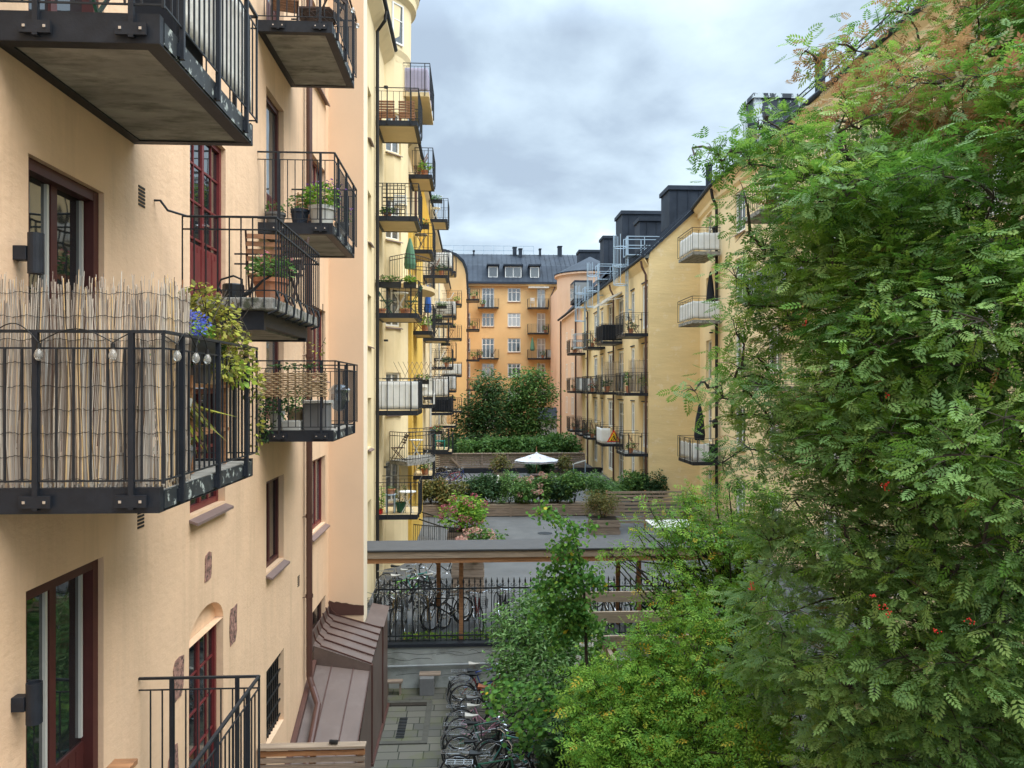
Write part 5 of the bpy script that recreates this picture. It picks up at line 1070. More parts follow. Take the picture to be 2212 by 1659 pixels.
def rbox(u0, u1, vt, Y, dy, zb, m=roofm, lip=True):
    x0 = PY(u0, 0, Y).x; x1 = PY(u1, 0, Y).x; zt = PY(1100, vt, Y).z; o = MB().box(x0, x1, Y, Y+dy, zb, zt-.25).box(x0-.1, x1+.1, Y-.1, Y+dy+.1, zt-.25, zt).build('roof_housing', m, B6)
    mb = MB(); x = x0+.5
    while x < x1-.1: mb.box(x-.02, x+.02, Y-.04, Y, zb, zt-.25); x += .65
    mb.build('seams', roofm, o); return o
rbox(1446, 1522, 396, 45, 2, 15); rbox(1344, 1446, 452, 56, 2.5, 15); rbox(1382, 1443, 466, 51, 1.6, 15); rbox(1304, 1343, 507, 69, 2, 15); rbox(1252, 1310, 538, 80, 2, 14)
for y in (38.72, 47.7, 58.5): pipe([(RX-.35, y, 14.0), (RX-.3, y, 13.7), (RX-.1, y, 13.3), (RX-.1, y, 1.1)], .06, brownpipe, B6, straps=(5, 8, 11))
for cj, (a, b) in enumerate(((38.62, 40.9), (45.3, 47.6), (51.2, 53.4), (55.0, 57.0), (60.3, 62.3))):
    for zi, z in enumerate((10.15, 7.1, 4.0)):
        if (cj, zi) in ((3, 0),): continue
        lbal(F6, a, b, 1.2, z, B6, mslab=slabm, lug=cj < 2, bar=.016)
        side = f'on the {("top", "middle", "lowest")[zi]} balcony of the {("nearest", "second", "third", "fourth", "farthest")[cj]} right wing stack'
        if (cj, zi) == (1, 0): screen(F6, [(a+.02, .02), (a+.02, 1.18), (b, 1.18)], z+.18, z+1.15, blackcl, 'fabric_screen', 'black cloth screen on the upper balcony left of the escape ladder', 'privacy screen', amp=.004)
        elif (cj, zi) == (3, 1): screen(F6, [(a+.02, .02), (a+.02, 1.18), (b, 1.18)], z+.18, z+1.1, clothw, 'fabric_screen', 'white cloth screen '+side, 'privacy screen')
        elif (cj, zi) == (1, 2): screen(F6, [(a-.06, .75), (a-.06, 1.26), (b-.5, 1.26)], z+.2, z+1.1, clothw, 'fabric_screen', 'pale striped cloth beside the road works sign', 'privacy screen')
        elif zi == 1 and cj < 2: pass
        else:
            potted(F6.p(a+.3, .85, z+.15), 'plant '+side, .15, .25, terra, .35, .28, 110, .10, random.choice([lf_mid, lf_dark]), 'leaf', 24, random.choice([fl_red, fl_pale]))
            nchair(F6.p(a+.9, .5, z+.15), math.radians(0), 'folding chair '+side, random.choice([darkwood, teak]))
reed_screen(F6, [(38.75, .05), (38.75, 1.0)], 7.3, 8.95, .02, .012, 'reed_screen', 'grey reed mat behind the white chair on the right wing', wires=5, sides=3); reed_screen(F6, [(45.4, .05), (45.4, 1.1)], 7.3, 9.1, .02, .013, 'reed_screen', 'brown slanting reed mat on the second middle balcony of the right wing', wires=5, sides=3)
nchair(F6.p(39.3, .75, 7.25), 0, 'white slatted chair on the reed screened balcony of the right wing', white, 1.1); potted(F6.p(38.95, .25, 7.25), 'leafy green pot plant against the gable pipe on the right wing', .15, .3, potgrey, .8, .28, 260, .11, lf_bright); potted(F6.p(38.95, .95, 7.25), 'terracotta pot with tall green plant beside the white slatted chair', .16, .35, terra, .9, .2, 180, .12, lf_mid)
potted(F6.p(45.5, .9, 7.25), 'bushy plants in clay pots behind the railing below the black screen', .2, .35, terra, .5, .3, 160, .12, lf_dark)
for (y, lab) in ((46.4, 'cream folding awning over the upper balcony nearest the escape ladder'), (49.6, 'cream folding awning further along the right wing')):
    t = thing('awning', (RX, y, 12.9), lab, 'awning', 'awnings on the right wing'); MB().add([(RX-.02, y-1, 13.3), (RX-.9, y-1, 12.9), (RX-.9, y+1, 12.9), (RX-.02, y+1, 13.3), (RX-.02, y-1, 13.2), (RX-.9, y-1, 12.75), (RX-.9, y+1, 12.75), (RX-.02, y+1, 13.2)], [(0, 1, 2, 3), (4, 5, 6, 7), (0, 1, 5, 4), (1, 2, 6, 5), (2, 3, 7, 6)]).build('fabric', canvasb, t)
    MB().bar((RX-.02, y-.98, 12.9), (RX-.85, y-.98, 12.78), .04).build('arm', white, t)
# road works sign
t = thing('road_sign', (RX-1.3, 45.22, 4.5), 'triangular road works sign with red border and digging figure tied to a balcony railing', 'sign')
c = PY(1326, 946, 45.2); S = .42
def tri(s, y): return [(c.x-s, y, c.z-s*.58), (c.x+s, y, c.z-s*.58), (c.x, y, c.z+s*1.16)]
MB().prism(tri(S, 45.2), (0, .01, 0)).build('border', redp, t); MB().prism(tri(S*.74, 45.185), (0, .012, 0)).build('face', yellowp, t)
f = MB(); yy = 45.17
def pl(pts): f.prism([(c.x+a*S, yy, c.z+b*S) for a, b in pts], (0, .01, 0))
pl([(-.05+.07*math.cos(k), .50+.07*math.sin(k)) for k in [i*math.pi/4 for i in range(8)]])
pl([(-.02, .42), (.10, .34), (.14, .02), (-.0, .0), (-.04, .2)]); pl([(-.0, .02), (.14, .02), (.26, -.36), (.16, -.36), (.06, -.12), (.0, -.36), (-.1, -.36)]); pl([(-.0, .36), (-.22, .12), (-.18, .06), (.02, .22)]); pl([(.02, .24), (.05, .2), (-.34, -.22), (-.38, -.18)]); pl([(-.5, -.38), (-.18, -.38), (-.26, -.22), (-.38, -.18)])
f.build('pictogram', blackp, t)
# caged escape ladders
def ladder(name, y, x, z0, z1, label, basket=False):
    t = thing(name, (x, y, z0), label, 'ladder', 'caged escape ladders'); r = MB()
    for dy in (-.25, .25): r.bar((x, y+dy, z0), (x, y+dy, z1), .06)
    z = z0+.15
    while z < z1: r.bar((x, y-.25, z), (x, y+.25, z), .03); z += .3
    r.build('rails', galv, t); h = MB(); z = z0+2.0; 
    while z < z1+.2:
        h.torus((x-.38, y, z), .38, .025, (0, 0, 1), 12, 4); z += 1.05
    for k in range(5): a = math.radians(100+40*k); h.bar((x-.38+.38*math.cos(a), y+.38*math.sin(a), z0+2.0), (x-.38+.38*math.cos(a), y+.38*math.sin(a), z1+.1), .03)
    h.build('cage', galv, t)
    p = MB(); zp = z1-1.1; p.box(x-.1, x+1.9, y-.45, y+.45, zp, zp+.05)
    for yy in (-.45, .45):
        for zz in (.55, 1.05): p.bar((x-.1, y+yy, zp+zz), (x+1.9, y+yy, zp+zz), .04)
        for xx in (-.1, .9, 1.9): p.bar((x+xx, y+yy, zp), (x+xx, y+yy, zp+1.05), .04)
    p.build('platform', galv, t)
    for z in (z0+.6, z0+2.8): MB().bar((x, y, z), (RX, y, z), .05).build('wall_bracket', galv, t)
    if basket:
        b = MB().box(x-.8, x+.3, y-.7, y+.7, z0-.1, z0)
        for yy in (-.7, .7):
            for zz in (.5, 1.0): b.bar((x-.8, y+yy, z0+zz), (x+.3, y+yy, z0+zz), .04)
        for zz in (.5, 1.0): b.bar((x-.8, y-.7, z0+zz), (x-.8, y+.7, z0+zz), .04)
        for yy in (-.7, 0, .7): b.bar((x-.8, y+yy, z0), (x-.8, y+yy, z0+1), .04)
        b.build('landing', galv, t)
ladder('escape_ladder', 42.6, 8.7, 11.3, 16.0, 'nearest blue grey caged ladder rising over the right wing eaves'); ladder('escape_ladder', 51.5, 8.55, 11.0, 15.9, 'middle blue grey caged ladder on the right wing'); ladder('escape_ladder', 58.0, 8.6, 10.6, 15.2, 'farthest caged ladder with a landing basket on the right wing', True)
# salmon part
B7 = thing('apartment_building', (9, 68, 1.1), 'salmon pink rendered building with a round turret at the far right corner', 'building')
cyl = MB(); pr = [(10.6, 62.0, 0)]
pts2 = [(8.98, 62.0), (8.80, 62.8), (8.72, 64.5), (8.70, 74.0)]
for (x0, y0), (x1, y1) in zip(pts2, pts2[1:]): cyl.poly([(x0, y0, 0), (x1, y1, 0), (x1, y1, 14.1), (x0, y0, 14.1)])
cyl.poly([(8.7, 74, 0), (13, 74, 0), (13, 74, 14.1), (8.7, 74, 14.1)]); cyl.build('wall', pink, B7)
F7 = Fr((8.715, 0, 0), (0, 1, 0), (-1, 0, 0))
for z in (12.6, 9.7, 6.7, 3.9):
    for a in (65.4, 69.5): window(F7, (a, a+1.1, z-1.5, z), B7, rev=-.03, cols=2, gm=glass3, sill=False)
MB().lathe([(3.4, 0), (3.4, 18.6), (3.5, 18.75), (3.65, 18.8), (3.65, 19.0)], (12.1, 78, 0), 40).build('turret', pink, B7)
MB().lathe([(3.7, 18.98), (3.7, 19.1), (0, 21.0)], (12.1, 78, 0), 24).build('turret_roof', roofm, B7)
MB().poly([(8.2, 82, 0), (8.2, 94, 0), (8.2, 94, 18.7), (8.2, 82, 18.7)]).poly([(10.0, 81.0, 0), (8.9, 82, 0), (8.9, 82, 18.7), (10.0, 81.0, 18.7)]).build('link_wall', pink, B7).location.x = 1.4
rf = MB()
for (x0, z0), (x1, z1) in (((8.4, 14.1), (9.2, 14.9)), ((9.2, 14.9), (11.5, 17.5)), ((11.5, 17.5), (15, 18.6))): rf.poly([(x0, 62.3, z0), (x0, 74.4, z0), (x1, 74.4, z1), (x1, 62.3, z1)])
rf.tube([(8.4, 62.0, 14.12), (8.4, 74.4, 14.12)], .1, 8); rf.build('roof', roofm, B7)
MB().box(8.9, 10.5, 66.2, 69.0, 15.0, 16.9).build('dormer', roofm, B7); MB().box(8.86, 8.9, 66.4, 68.8, 15.3, 16.7).box(8.95, 10.2, 66.15, 66.2, 15.3, 16.7).build('dormer_window', glass2, B7)
for y in (63.2, 74.0): pipe([(8.6, y, 14.0), (8.6, y, 1.6)], .08, brownpipe, B7)
#=================================================================== NEAR RIGHT BUILDING
B8 = thing('apartment_building', (11.15, 20, 0), 'yellow apartment building on the right behind the rowan tree with white windows', 'building')
F8 = Fr((11.15, 0, 0), (0, 1, 0), (-1, 0, 0)); T8 = (15.75, 12.95, 9.85, 6.75, 3.7); H8 = []
for z in T8:
    for a, b in ((30.7, 31.9), (27.0, 28.3), (22.6, 23.8), (19.0, 20.2), (15.3, 16.5), (11.5, 12.7), (7.5, 8.7), (3.5, 4.7), (-1, .2)): H8.append((a, b, z-1.75, z))
wall(F8, -6, 34, 0, 16.5, H8, yellow2, B8, rev=.16)
for h in H8: window(F8, h, B8, rev=.06, cols=2, rows=(.62,), fw=.10, deep=.07, gm=random.choice([glassm, glass3, glass2]), fm=white)
d8 = Vector((11.62-11.15, 38.5-34, 0)); l8 = d8.length; F8b = Fr((11.15, 34, 0), d8, Vector((-d8.y, d8.x, 0)))
H8b = [(1.6, 2.9, z-1.9, z) for z in (15.9, 12.85, 9.8, 6.8, 3.6)]; wall(F8b, 0, l8, 0, 16.5, H8b, yellow2, B8, rev=.16)
for h in H8b: window(F8b, h, B8, rev=.12, cols=2, rows=(.62,), fw=.09, gm=glass3, sill=False)
cn = MB()
for F, a, b in ((F8, -6, 34), (F8b, 0, l8)):
    for d0, z0, d1, z1 in ((0, 16.0, .12, 16.1), (.12, 16.1, .14, 16.3), (.14, 16.3, .34, 16.5), (.34, 16.5, .36, 16.62)): cn.poly([F.p(a, d0, z0), F.p(b, d0, z0), F.p(b, d1, z1), F.p(a, d1, z1)])
cn.build('cornice', yellow2, B8)
rf = MB().tube([(10.74, -6, 16.65), (10.74, 34, 16.65), (11.2, 38.4, 16.65)], .09, 8)
for (x0, z0), (x1, z1) in (((10.72, 16.66), (12.6, 18.2)), ((12.6, 18.2), (17, 20.5))): rf.poly([(x0, -6, z0), (x0, 34, z0), (x1, 34, z1), (x1, -6, z1)]); rf.poly([(x0, 34, z0), (x0+.47, 38.4, z0), (x1+.47, 38.4, z1), (x1, 34, z1)])
y = -5
while y < 37: rf.bar((10.74+max(0, y-34)*.1, y, 16.7), (12.6, y, 18.26), .04, .07); y += .7
for k in range(2): rf.bar((11.0, -6, 17.2+.15*k), (11.0, 34, 17.2+.15*k), .03)
rf.build('roof', roofm, B8)
def cbox(x0, x1, y0, y1, z0, z1, m=roofm):
    return MB().box(x0, x1, y0, y1, z0, z1-.2).box(x0-.08, x1+.08, y0-.08, y1+.08, z1-.2, z1).build('chimney', m, B8)
cbox(12.4, 14.6, 33.0, 34.4, 16.5, PY(1100, 191, 33).z, peelroof)
for x, y in ((11.5, 36.6), (11.6, 31.0), (11.4, 24.5), (11.5, 18.8)): MB().lathe([(.16, 17), (.16, 18.3), (.22, 18.3), (.22, 18.4), (0, 18.5)], (x, y, 0), 12).build('roof_vent', roofm, B8)
pipe([(10.78, 34.0, 16.5), (10.85, 34.0, 16.1), (11.03, 34.0, 15.7), (11.03, 34.0, 1.1)], .07, blackp, B8, straps=(6, 10, 14)); pipe([(10.78, 21.0, 16.5), (11.03, 21.0, 15.7), (11.03, 21.0, 0)], .07, blackp, B8)
FC = Fr((11.06, 0, 0), (0, 1, 0), (-1, 0, 0))
for i, (z, st) in enumerate(((13.45, 'c'), (10.4, 'c'), (4.05, 's'))):
    if st == 'c': lbal(FC, 33.55, 35.9, 1.25, z, B8, mslab=slab2, mf=slab2, lug=False, posts=False, fas=.14, mrail=railm, bars=.24, bar=.013)
    else: lbal(FC, 33.55, 35.9, 1.25, z, B8, mslab=slabm, bars=.22)
    lab = ('white sheet hung inside the railing of the highest balcony beside the blank gable', 'white sheet hung inside the railing of the middle balcony beside the blank gable', 'sagging white sheets on the lowest balcony beside the blank gable')[i]
    screen(FC, [(33.6, .03 if i < 2 else .5), (33.6, 1.2), (35.85, 1.2)], z+.2+(.05 if i == 2 else 0), z+1.0, clothw, 'fabric_screen', lab, 'privacy screen', amp=.014, sag=.06 if i == 2 else .03)
p = Vector((10.35, 34.3, 4.2)); t = thing('closed_parasol', p, 'closed black parasol standing over the lowest balcony beside the blank gable', 'parasol', 'closed parasols'); closed_par(t, p, 2.55, .26, blackcl)
p = Vector((10.85, 34.3, 10.55)); t = thing('closed_parasol', p, 'closed black parasol by the black downpipe on the middle balcony', 'parasol', 'closed parasols'); closed_par(t, p, 2.2, .2, blackcl)
MB().add([], [])
t = thing('storage_chest', (10.7, 33.8, 4.2), 'black box by the downpipe on the lowest balcony beside the gable', 'storage box'); MB().box(10.5, 11.0, 33.7, 34.2, 4.2, 4.95).build('chest', blackcl, t, bevel=.02)
for (yy, z, lab) in ((33.96, 14.6, 'upper black lantern beside the black downpipe'), (33.96, 5.9, 'lower black lantern beside the black downpipe')):
    t = thing('wall_lantern', (10.95, yy, z), lab, 'lantern', 'wall lanterns'); MB().lathe([(0, -.2), (.06, -.2), (.1, .08), (.13, .1), (.02, .2), (0, .2)], (10.88, yy-.08, z), 6).build('lantern', blackp, t); MB().bar((10.88, yy-.08, z+.2), (11.1, yy-.08, z+.22), .02).build('arm', blackp, t)
for a, b in ((24.9, 27.4), (16.8, 19.4), (9.5, 12.0)):
    for z in (13.5, 10.5, 7.4): lbal(F8, a, b, 1.3, z, B8, mslab=slab2, mf=slab2, lug=False, posts=False)
screen(F8, [(24.95, .05), (24.95, 1.26), (27.3, 1.26)], 10.7, 11.55, lilac, 'fabric_screen', 'pale striped cloth on the balcony half hidden by the rowan leaves', 'privacy screen')
nchair(F8.p(25.5, .7, 13.65), 2, 'dark folding chair on the upper balcony among the rowan leaves', darkwood); nchair(F8.p(26.5, .5, 13.65), -1.5, 'second dark folding chair on the upper balcony among the rowan leaves', darkwood)
#=================================================================== COURT AND TERRACE
t = thing('long_planter', (3, 38.1, 1.1), 'long low planter of weathered horizontal boards across the court', 'planter')
for k in range(4): MB().box(-2.45, 7.6, 37.95, 37.99, 1.14+k*.125, 1.25+k*.125).build('board', wood3 if k == 3 else wood, t)
MB().box(-2.45, 7.6, 37.93, 39.0, 1.645, 1.68).build('cap', wood3, t); MB().box(-2.4, 7.5, 38.0, 38.9, 1.1, 1.63).build('soil', soil, t)
for k in range(8): MB().box(-2.4+k*1.42, -2.3+k*1.42, 37.93, 37.949, 1.1, 1.66).build('post', wood, t)
hd = [(930, lf_olive, 'reddish brown shrub at the left end of the long planter', .95), (975, lf_olive, 'olive trellised climber second from the left in the long planter', .9), (1030, lf_dark, 'dark green rounded shrub beside the olive climber in the long planter', 1.2), (1062, lf_dark, 'dark rhododendron left of the pink blossoms', 1.1), (1100, lf_gloss, 'pale long leaved rhododendron in the middle of the planter', 1.25), (1135, lf_mid, 'shrub with faded pink clusters in the middle of the planter', 1.0), (1170, lf_mid, 'bright glossy shrub right of the pink clusters', 1.15), (1205, lf_dark, 'dark shrub in front of the terrace chairs', 1.05), (1240, lf_mid, 'tall round shrub near the bending right end of the planter', 1.25), (1280, lf_gloss, 'broad glossy shrub at the right of the planter', 1.25), (1320, lf_gloss, 'glossy shrub in front of the brown downpipe', 1.2), (1365, lf_mid, 'shrub below the gable corner', 1.35), (1400, lf_dark, 'dark shrub right of the gable corner', 1.2)]
for i, (u, m_, lab, h_) in enumerate(hd):
    p = PY(u, 1090, 38.5); bush('shrub', (p.x, 38.5, 1.62), .86, h_*1.35, 1150, .14, m_, lab, kind='lance' if m_ is lf_gloss else 'leaf', group='shrubs in the long planter', flowers=(fl_pale, 9, .07, .12) if 'pink clusters' in lab else None)
# raised handrail by the stair
t = thing('stair_railing', (-1, 33, 1.1), 'black stair handrail sloping down beside the crimson hydrangea', 'railing'); mb = MB()
for dx in (0, .0):
    pass
A0, A1 = PY(882, 1097, 34), PY(1052, 1150, 30.0)
for off in (0, -.35): mb.bar(A0+Vector((0, 0, off)), A1+Vector((0, 0, off)), .045)
for k in range(15): q = A0.lerp(A1, k/14); mb.bar((q.x, q.y, 1.1), q, .018)
B0, B1_ = PY(880, 1100, 30.5), PY(985, 1100, 29.5)
for z in (2.1, 1.25): mb.bar((B0.x, B0.y, z), (B1_.x, B1_.y, z), .03)
for k in range(24): q = B0.lerp(B1_, k/23); mb.bar((q.x, q.y, 1.1), (q.x, q.y, 2.1), .016)
mb.build('rails', railm, t)
# slatted screen on the right, planter with grass-like shrub, white table
def slats(name, a, b, z0, z1, n, label, m=wood3):
    t = thing(name, a, label, 'fence'); a = Vector(a); b = Vector(b); h = (z1-z0)/n
    for k in range(n): z = z0+h*(k+.5); MB().bar((a.x, a.y, z+a.z), (b.x, b.y, z+b.z), .03, h*.62).build('slat', m, t)
    for f_ in (.01, .5, .99): q = a.lerp(b, f_); MB().bar((q.x, q.y+.04, q.z), (q.x, q.y+.04, z1+q.z), .08).build('post', wood2, t)
pa = PY(1309, 1100, 34.5); pb = PY(1478, 1100, 34.5); slats('slatted_screen', (pa.x, 34.5, 1.1), (pb.x, 34.5, 1.1), .2, 1.72, 9, 'grey slatted timber screen below the gable corner')
pb2 = PY(1600, 1100, 27); slats('slatted_screen', (pb.x+.1, 34.5, 1.1), (pb2.x, 27, 1.1), .3, 1.7, 8, 'slatted timber screen slanting towards the yellow wall')
planter('planter_box', PZ(1272, 1150, 1.1).x, PZ(1335, 1150, 1.1).x, 33.0, 34.0, 1.1, .65, 'timber trough under the wispy olive shrub', 4)
p = PY(1303, 1120, 33.5); bush('wispy_shrub', (p.x, 33.5, 1.6), .85, 1.45, 1500, .10, lf_olive, 'wispy olive shrub in a timber trough in front of the slatted screen', kind='lance')
p = PZ(1425, 1150, 1.1); table('garden_table', 'white garden table half hidden by the feathery tree', (p.x, 31.5, 1.1), .9, .75, white, True)
# far terrace
t = thing('patio_umbrella', PZ(1159, 1040, 1.6), 'open white patio umbrella on the far terrace', 'umbrella'); p = PZ(1159, 1040, 1.6); WL[t.name] = tuple(p)
MB().tube([p, p+Vector((0, 0, 2.2))], .03, 8).build('pole', teak, t)
cn = MB(); n = 8; ztop = PY(1100, 979, p.y).z; zr = PY(1100, 994.5, p.y).z; vs = [(p.x, p.y, ztop)]+[(p.x+1.45*math.cos(2*math.pi*k/n+.2), p.y+1.45*math.sin(2*math.pi*k/n+.2), zr) for k in range(n)]
cn.add(vs, [(0, 1+k, 1+(k+1) % n) for k in range(n)]); cn.add([(x, y, z-(.10 if i else .02)) for i, (x, y, z) in enumerate(vs)], [(0, 1+(k+1) % n, 1+k) for k in range(n)]); cn.lathe([(0, .1), (.10, .0), (.14, -.03)], (p.x, p.y, ztop), 8); cn.build('canopy', mat('greyish_white_parasol_cloth', (.60, .61, .66), .9), t)
for k in range(8): MB().bar(p+Vector((0, 0, 1.6)), Vector(vs[1+k]).lerp(p+Vector((0, 0, 2.1)), .3), .015).build('rib', teak, t)
for i, (u, lab, m_, rz) in enumerate(((1128, 'black chair left of the umbrella pole', darkwood, 0), (1177, 'black reclining chair right of the umbrella pole', darkwood, 3), (1190, 'second black chair right of the umbrella pole', darkwood, 2.5), (1208, 'dark armchair in front of the white lion statue', darkwood, 3.14))):
    q = PZ(u, 1052, 1.6); nchair(q, rz, lab+' on the terrace', m_, 1.15)
table('patio_table', 'dark table under the white umbrella', PZ(1160, 1046, 1.6)+Vector((0, -.8, 0)), .5, .7, darkwood)
def statue(loc, label, sitting=True):
    t = thing('statue', loc, label, 'statue', 'white statues'); c = Vector(loc)
    mb = MB(); K_ = len(mb.v); mb.lathe([(.22, 0), (.22, .12), (.17, .14), (.19, .3), (.16, .55), (.11, .75), (.07, .82), (.12, .92), (.13, 1.02), (.09, 1.12), (0, 1.16)], c, 12)
    mb.tube([c+Vector((-.08, -.1, .6)), c+Vector((-.1, -.2, .35)), c+Vector((-.1, -.24, .1))], .05, 6).tube([c+Vector((.08, -.1, .6)), c+Vector((.1, -.2, .35)), c+Vector((.1, -.24, .1))], .05, 6).tube([c+Vector((0, -.05, 1.02)), c+Vector((0, -.2, .98))], .05, 6)
    mb.v = [(c.x+(x-c.x)*.62, c.y+(y-c.y)*.62, c.z+(z-c.z)*.62) for x, y, z in mb.v]; mb.build('figure', white, t, smooth=True); return t
for u, lab in ((1062, 'white bust statue at the left of the far terrace'), (1076, 'white seated statue next to the bust'), (1200, 'white seated lion statue by the terrace planter')): statue(PZ(u, 1052, 1.6), lab)
t = thing('board_fence', (3, 53, 1.6), 'weathered horizontal board fence closing the far terrace', 'fence')
x0 = PY(930, 1000, 53).x; x1 = PY(1262, 1000, 53).x
for k in range(7): MB().box(x0, x1, 53, 53.05, 1.95+k*.14, 2.06+k*.14).build('board', wood, t)
MB().box(x0, x1, 52.9, 53.15, 2.92, 2.98).build('cap', wood3, t); MB().box(x0, x1+2, 52.85, 53.2, 1.6, 1.94).build('plinth', black, t)
for k in range(7): x = x0+(x1-x0)*k/6; MB().box(x-.06, x+.06, 52.94, 52.99, 1.95, 2.92).build('post', wood, t)
MB().bar(PY(975, 990, 52.9), PY(1000, 1016, 52.9), .1).build('gate_brace', wood3, t)
for u, lab, fm_ in ((1082, 'brown autumn shrub in a stone trough left of the umbrella', lf_olive), (1222, 'reddish shrub in a timber planter right of the umbrella', lf_olive)):
    p = PZ(u, 1040, 1.6); planter('planter_box', p.x-.5, p.x+.5, p.y, p.y+.9, 1.6, .55, 'small planter under the '+lab.split(' in a')[0], 3); bush('terrace_shrub', (p.x, p.y+.45, 2.1), .75, 1.2, 350, .14, fm_, lab)
p = PZ(1170, 1030, 1.6); bush('fan_palm', (p.x, p.y, 1.6), .8, 1.2, 160, .45, lf_dark, 'dark fan leaved palm behind the umbrella pole', kind='palm')
t = thing('ramp_handrail', PZ(1250, 1025, 1.6), 'white sloping handrail by the ramp at the right end of the terrace', 'railing'); a, b = PY(1233, 1004, 50), PY(1266, 994, 50)
MB().bar(a, b, .07).build('rail', white, t); MB().bar(PY(1239, 1002, 50), PY(1239, 1026, 50), .05).build('post', galv, t); MB().bar(PY(1264, 995, 50), PY(1264, 1020, 50), .05).build('post', galv, t)
hedgeleaf = leafmat('hedge_leaves', [(0, (.05, .12, .03)), (.6, (.10, .21, .05)), (1, (.18, .30, .08))])
# leafy hedge bank behind the fence
for i, (u, r_, h_, lab) in enumerate(((1030, 1.25, 2.0, 'leftmost bulging mound of the big leaved hedge'), (1068, 1.1, 1.9, 'second mound of the big leaved hedge'), (1105, 1.1, 1.85, 'middle left part of the big leaved hedge'), (1142, 1.1, 1.85, 'middle right part of the big leaved hedge'), (1180, 1.2, 2.0, 'fifth mound of the big leaved hedge'), (1218, 1.3, 2.2, 'rightmost bulging mound of the big leaved hedge'))):
    p = PY(u, 960, 56); t = bush('hedge_shrub', (p.x, 56, 2.0), r_, h_, 1300, .22, hedgeleaf, lab, kind='leaf', group='hedge behind the board fence', lumps=9)
# two trees before the end building
def tree(name, base, trunk_h, blobs, leafm, size, kind, label, n_tw=8, twig=.22, tr=.16, limb_r=.05, tint=None, cat='tree', droop=(-.1, .5), up=.55, group=None, lean=(0, 0)):
    nb_ = []
    for a_, b_, c_ in blobs:
        if name in ('robinia_tree', 'feathery_tree'):
            for q_ in range(4):
                o_ = RNG.normal(size=3)*.33*b_[0]*1.5; nb_.append((tuple(np.array(a_)+o_*np.array((1, 1, .8))), (b_[0]*.55, b_[1]*.55, b_[2]*.38), int(c_*.75)))
        else: nb_.append((a_, b_, int(c_*3.0)))
    blobs = nb_
    t = thing(name, base, label, cat, group); c = Vector(base); top = c+Vector((lean[0], lean[1], trunk_h))
    mb = MB(); mb.tube([c, c.lerp(top, .35)+Vector((.05, .03, 0)), c.lerp(top, .7)-Vector((.04, .02, 0)), top], [tr, tr*.85, tr*.7, tr*.5], 8); mb.build('trunk', barkm, t)
    br = MB()
    for bc, br_, n in blobs:
        bc = Vector(bc); f = random.uniform(.35, 1); s = c.lerp(top, f); mid = s.lerp(bc, .5)+Vector((random.uniform(-.2, .2), random.uniform(-.2, .2), random.uniform(-.1, .3)))*trunk_h*.06
        br.tube([s, s.lerp(mid, .5), mid, mid.lerp(bc, .6), bc], [limb_r, limb_r*.8, limb_r*.6, limb_r*.4, limb_r*.2], 5, cap=False)
        rr = np.array(br_ if hasattr(br_, '__len__') else (br_,)*3)
        for k in range(max(3, n//60)):
            v = RNG.normal(size=3); v /= np.linalg.norm(v); e_ = np.array(bc)+v*rr*.9; br.tube([bc, (np.array(bc)+e_)/2+RNG.normal(size=3)*.04, e_], [limb_r*.2, limb_r*.13, limb_r*.06], 3, cap=False)
    br.build('limbs', barkm, t)
    P, O = clumps(blobs, n_tw, twig); leaves('crown', leafm, P, size, kind, t, O, tint=tint, droop=droop, up=up); return t
def ball(u, v, Y, r, n, ry=None): p = PY(u, v, Y); return (tuple(p), (r, ry or r, r*.85), n)
tree('garden_tree', (PY(1045, 950, 64).x, 64, 1.6), 5, [ball(1055, 830, 64, 1.1, 350), ball(1045, 870, 64, 1.5, 500), ball(1020, 900, 64, 1.3, 450), ball(1062, 900, 64, 1.4, 450), ball(1005, 940, 64, 1.4, 400), ball(1050, 935, 64, 1.6, 450), ball(990, 970, 63, 1.3, 350), ball(1030, 965, 63, 1.4, 350), ball(1068, 860, 64.5, 1.0, 250)], leafmat('dusky_tree_leaves', [(0, (.03, .075, .028)), (.6, (.07, .145, .05)), (1, (.14, .22, .07))]), .24, 'leaf', 'dark bushy tree left of centre before the orange end building', 8, .3, .2, .1)
tree('garden_tree', (PY(1128, 950, 65).x, 65, 1.6), 5, [ball(1130, 825, 65, 1.1, 330), ball(1155, 815, 65, .9, 240), ball(1110, 860, 65, 1.3, 430), ball(1150, 865, 65, 1.5, 500), ball(1175, 850, 65, 1.0, 250), ball(1125, 905, 65, 1.6, 500), ball(1165, 910, 65, 1.4, 400), ball(1095, 900, 65, 1.1, 280), ball(1140, 940, 65, 1.4, 380), ball(1100, 935, 65, 1.2, 280)], lf_mid, .24, 'leaf', 'lighter loose crowned tree right of centre before the orange end building', 8, .3, .2, .1)
bush('dark_hedge', (PY(965, 980, 60).x, 60, 1.6), 2.2, 2.2, 900, .25, lf_dark, 'dark low hedge at the foot of the left row beyond the terrace fence')
t = thing('garden_pavilion', PY(1190, 950, 82), 'low grey building with dark roof beside the right hand tree', 'pavilion'); p = PY(1165, 950, 80); x0 = p.x; x1 = PY(1206, 950, 80).x; WL[t.name] = tuple(t.location)
MB().box(x0, x1, 80, 82, 1.6, 4.2).build('wall', potwhite, t); MB().add([(x0-.3, 79.7, 4.2), (x1+.3, 79.7, 4.2), (x1, 82, 5.4), (x0, 82, 5.4)], [(0, 1, 2, 3)]).build('roof', roofm, t)
t = thing('picket_fence', (3, 66, 1.6), 'dark red picket fence under the two trees', 'fence'); mb = MB(); x = 0.0
while x < 7.5: mb.box(x, x+.12, 66, 66.04, 1.6, 2.7); x += .2
mb.box(0, 7.5, 66.05, 66.1, 2.2, 2.3); mb.build('pickets', darkred, t)
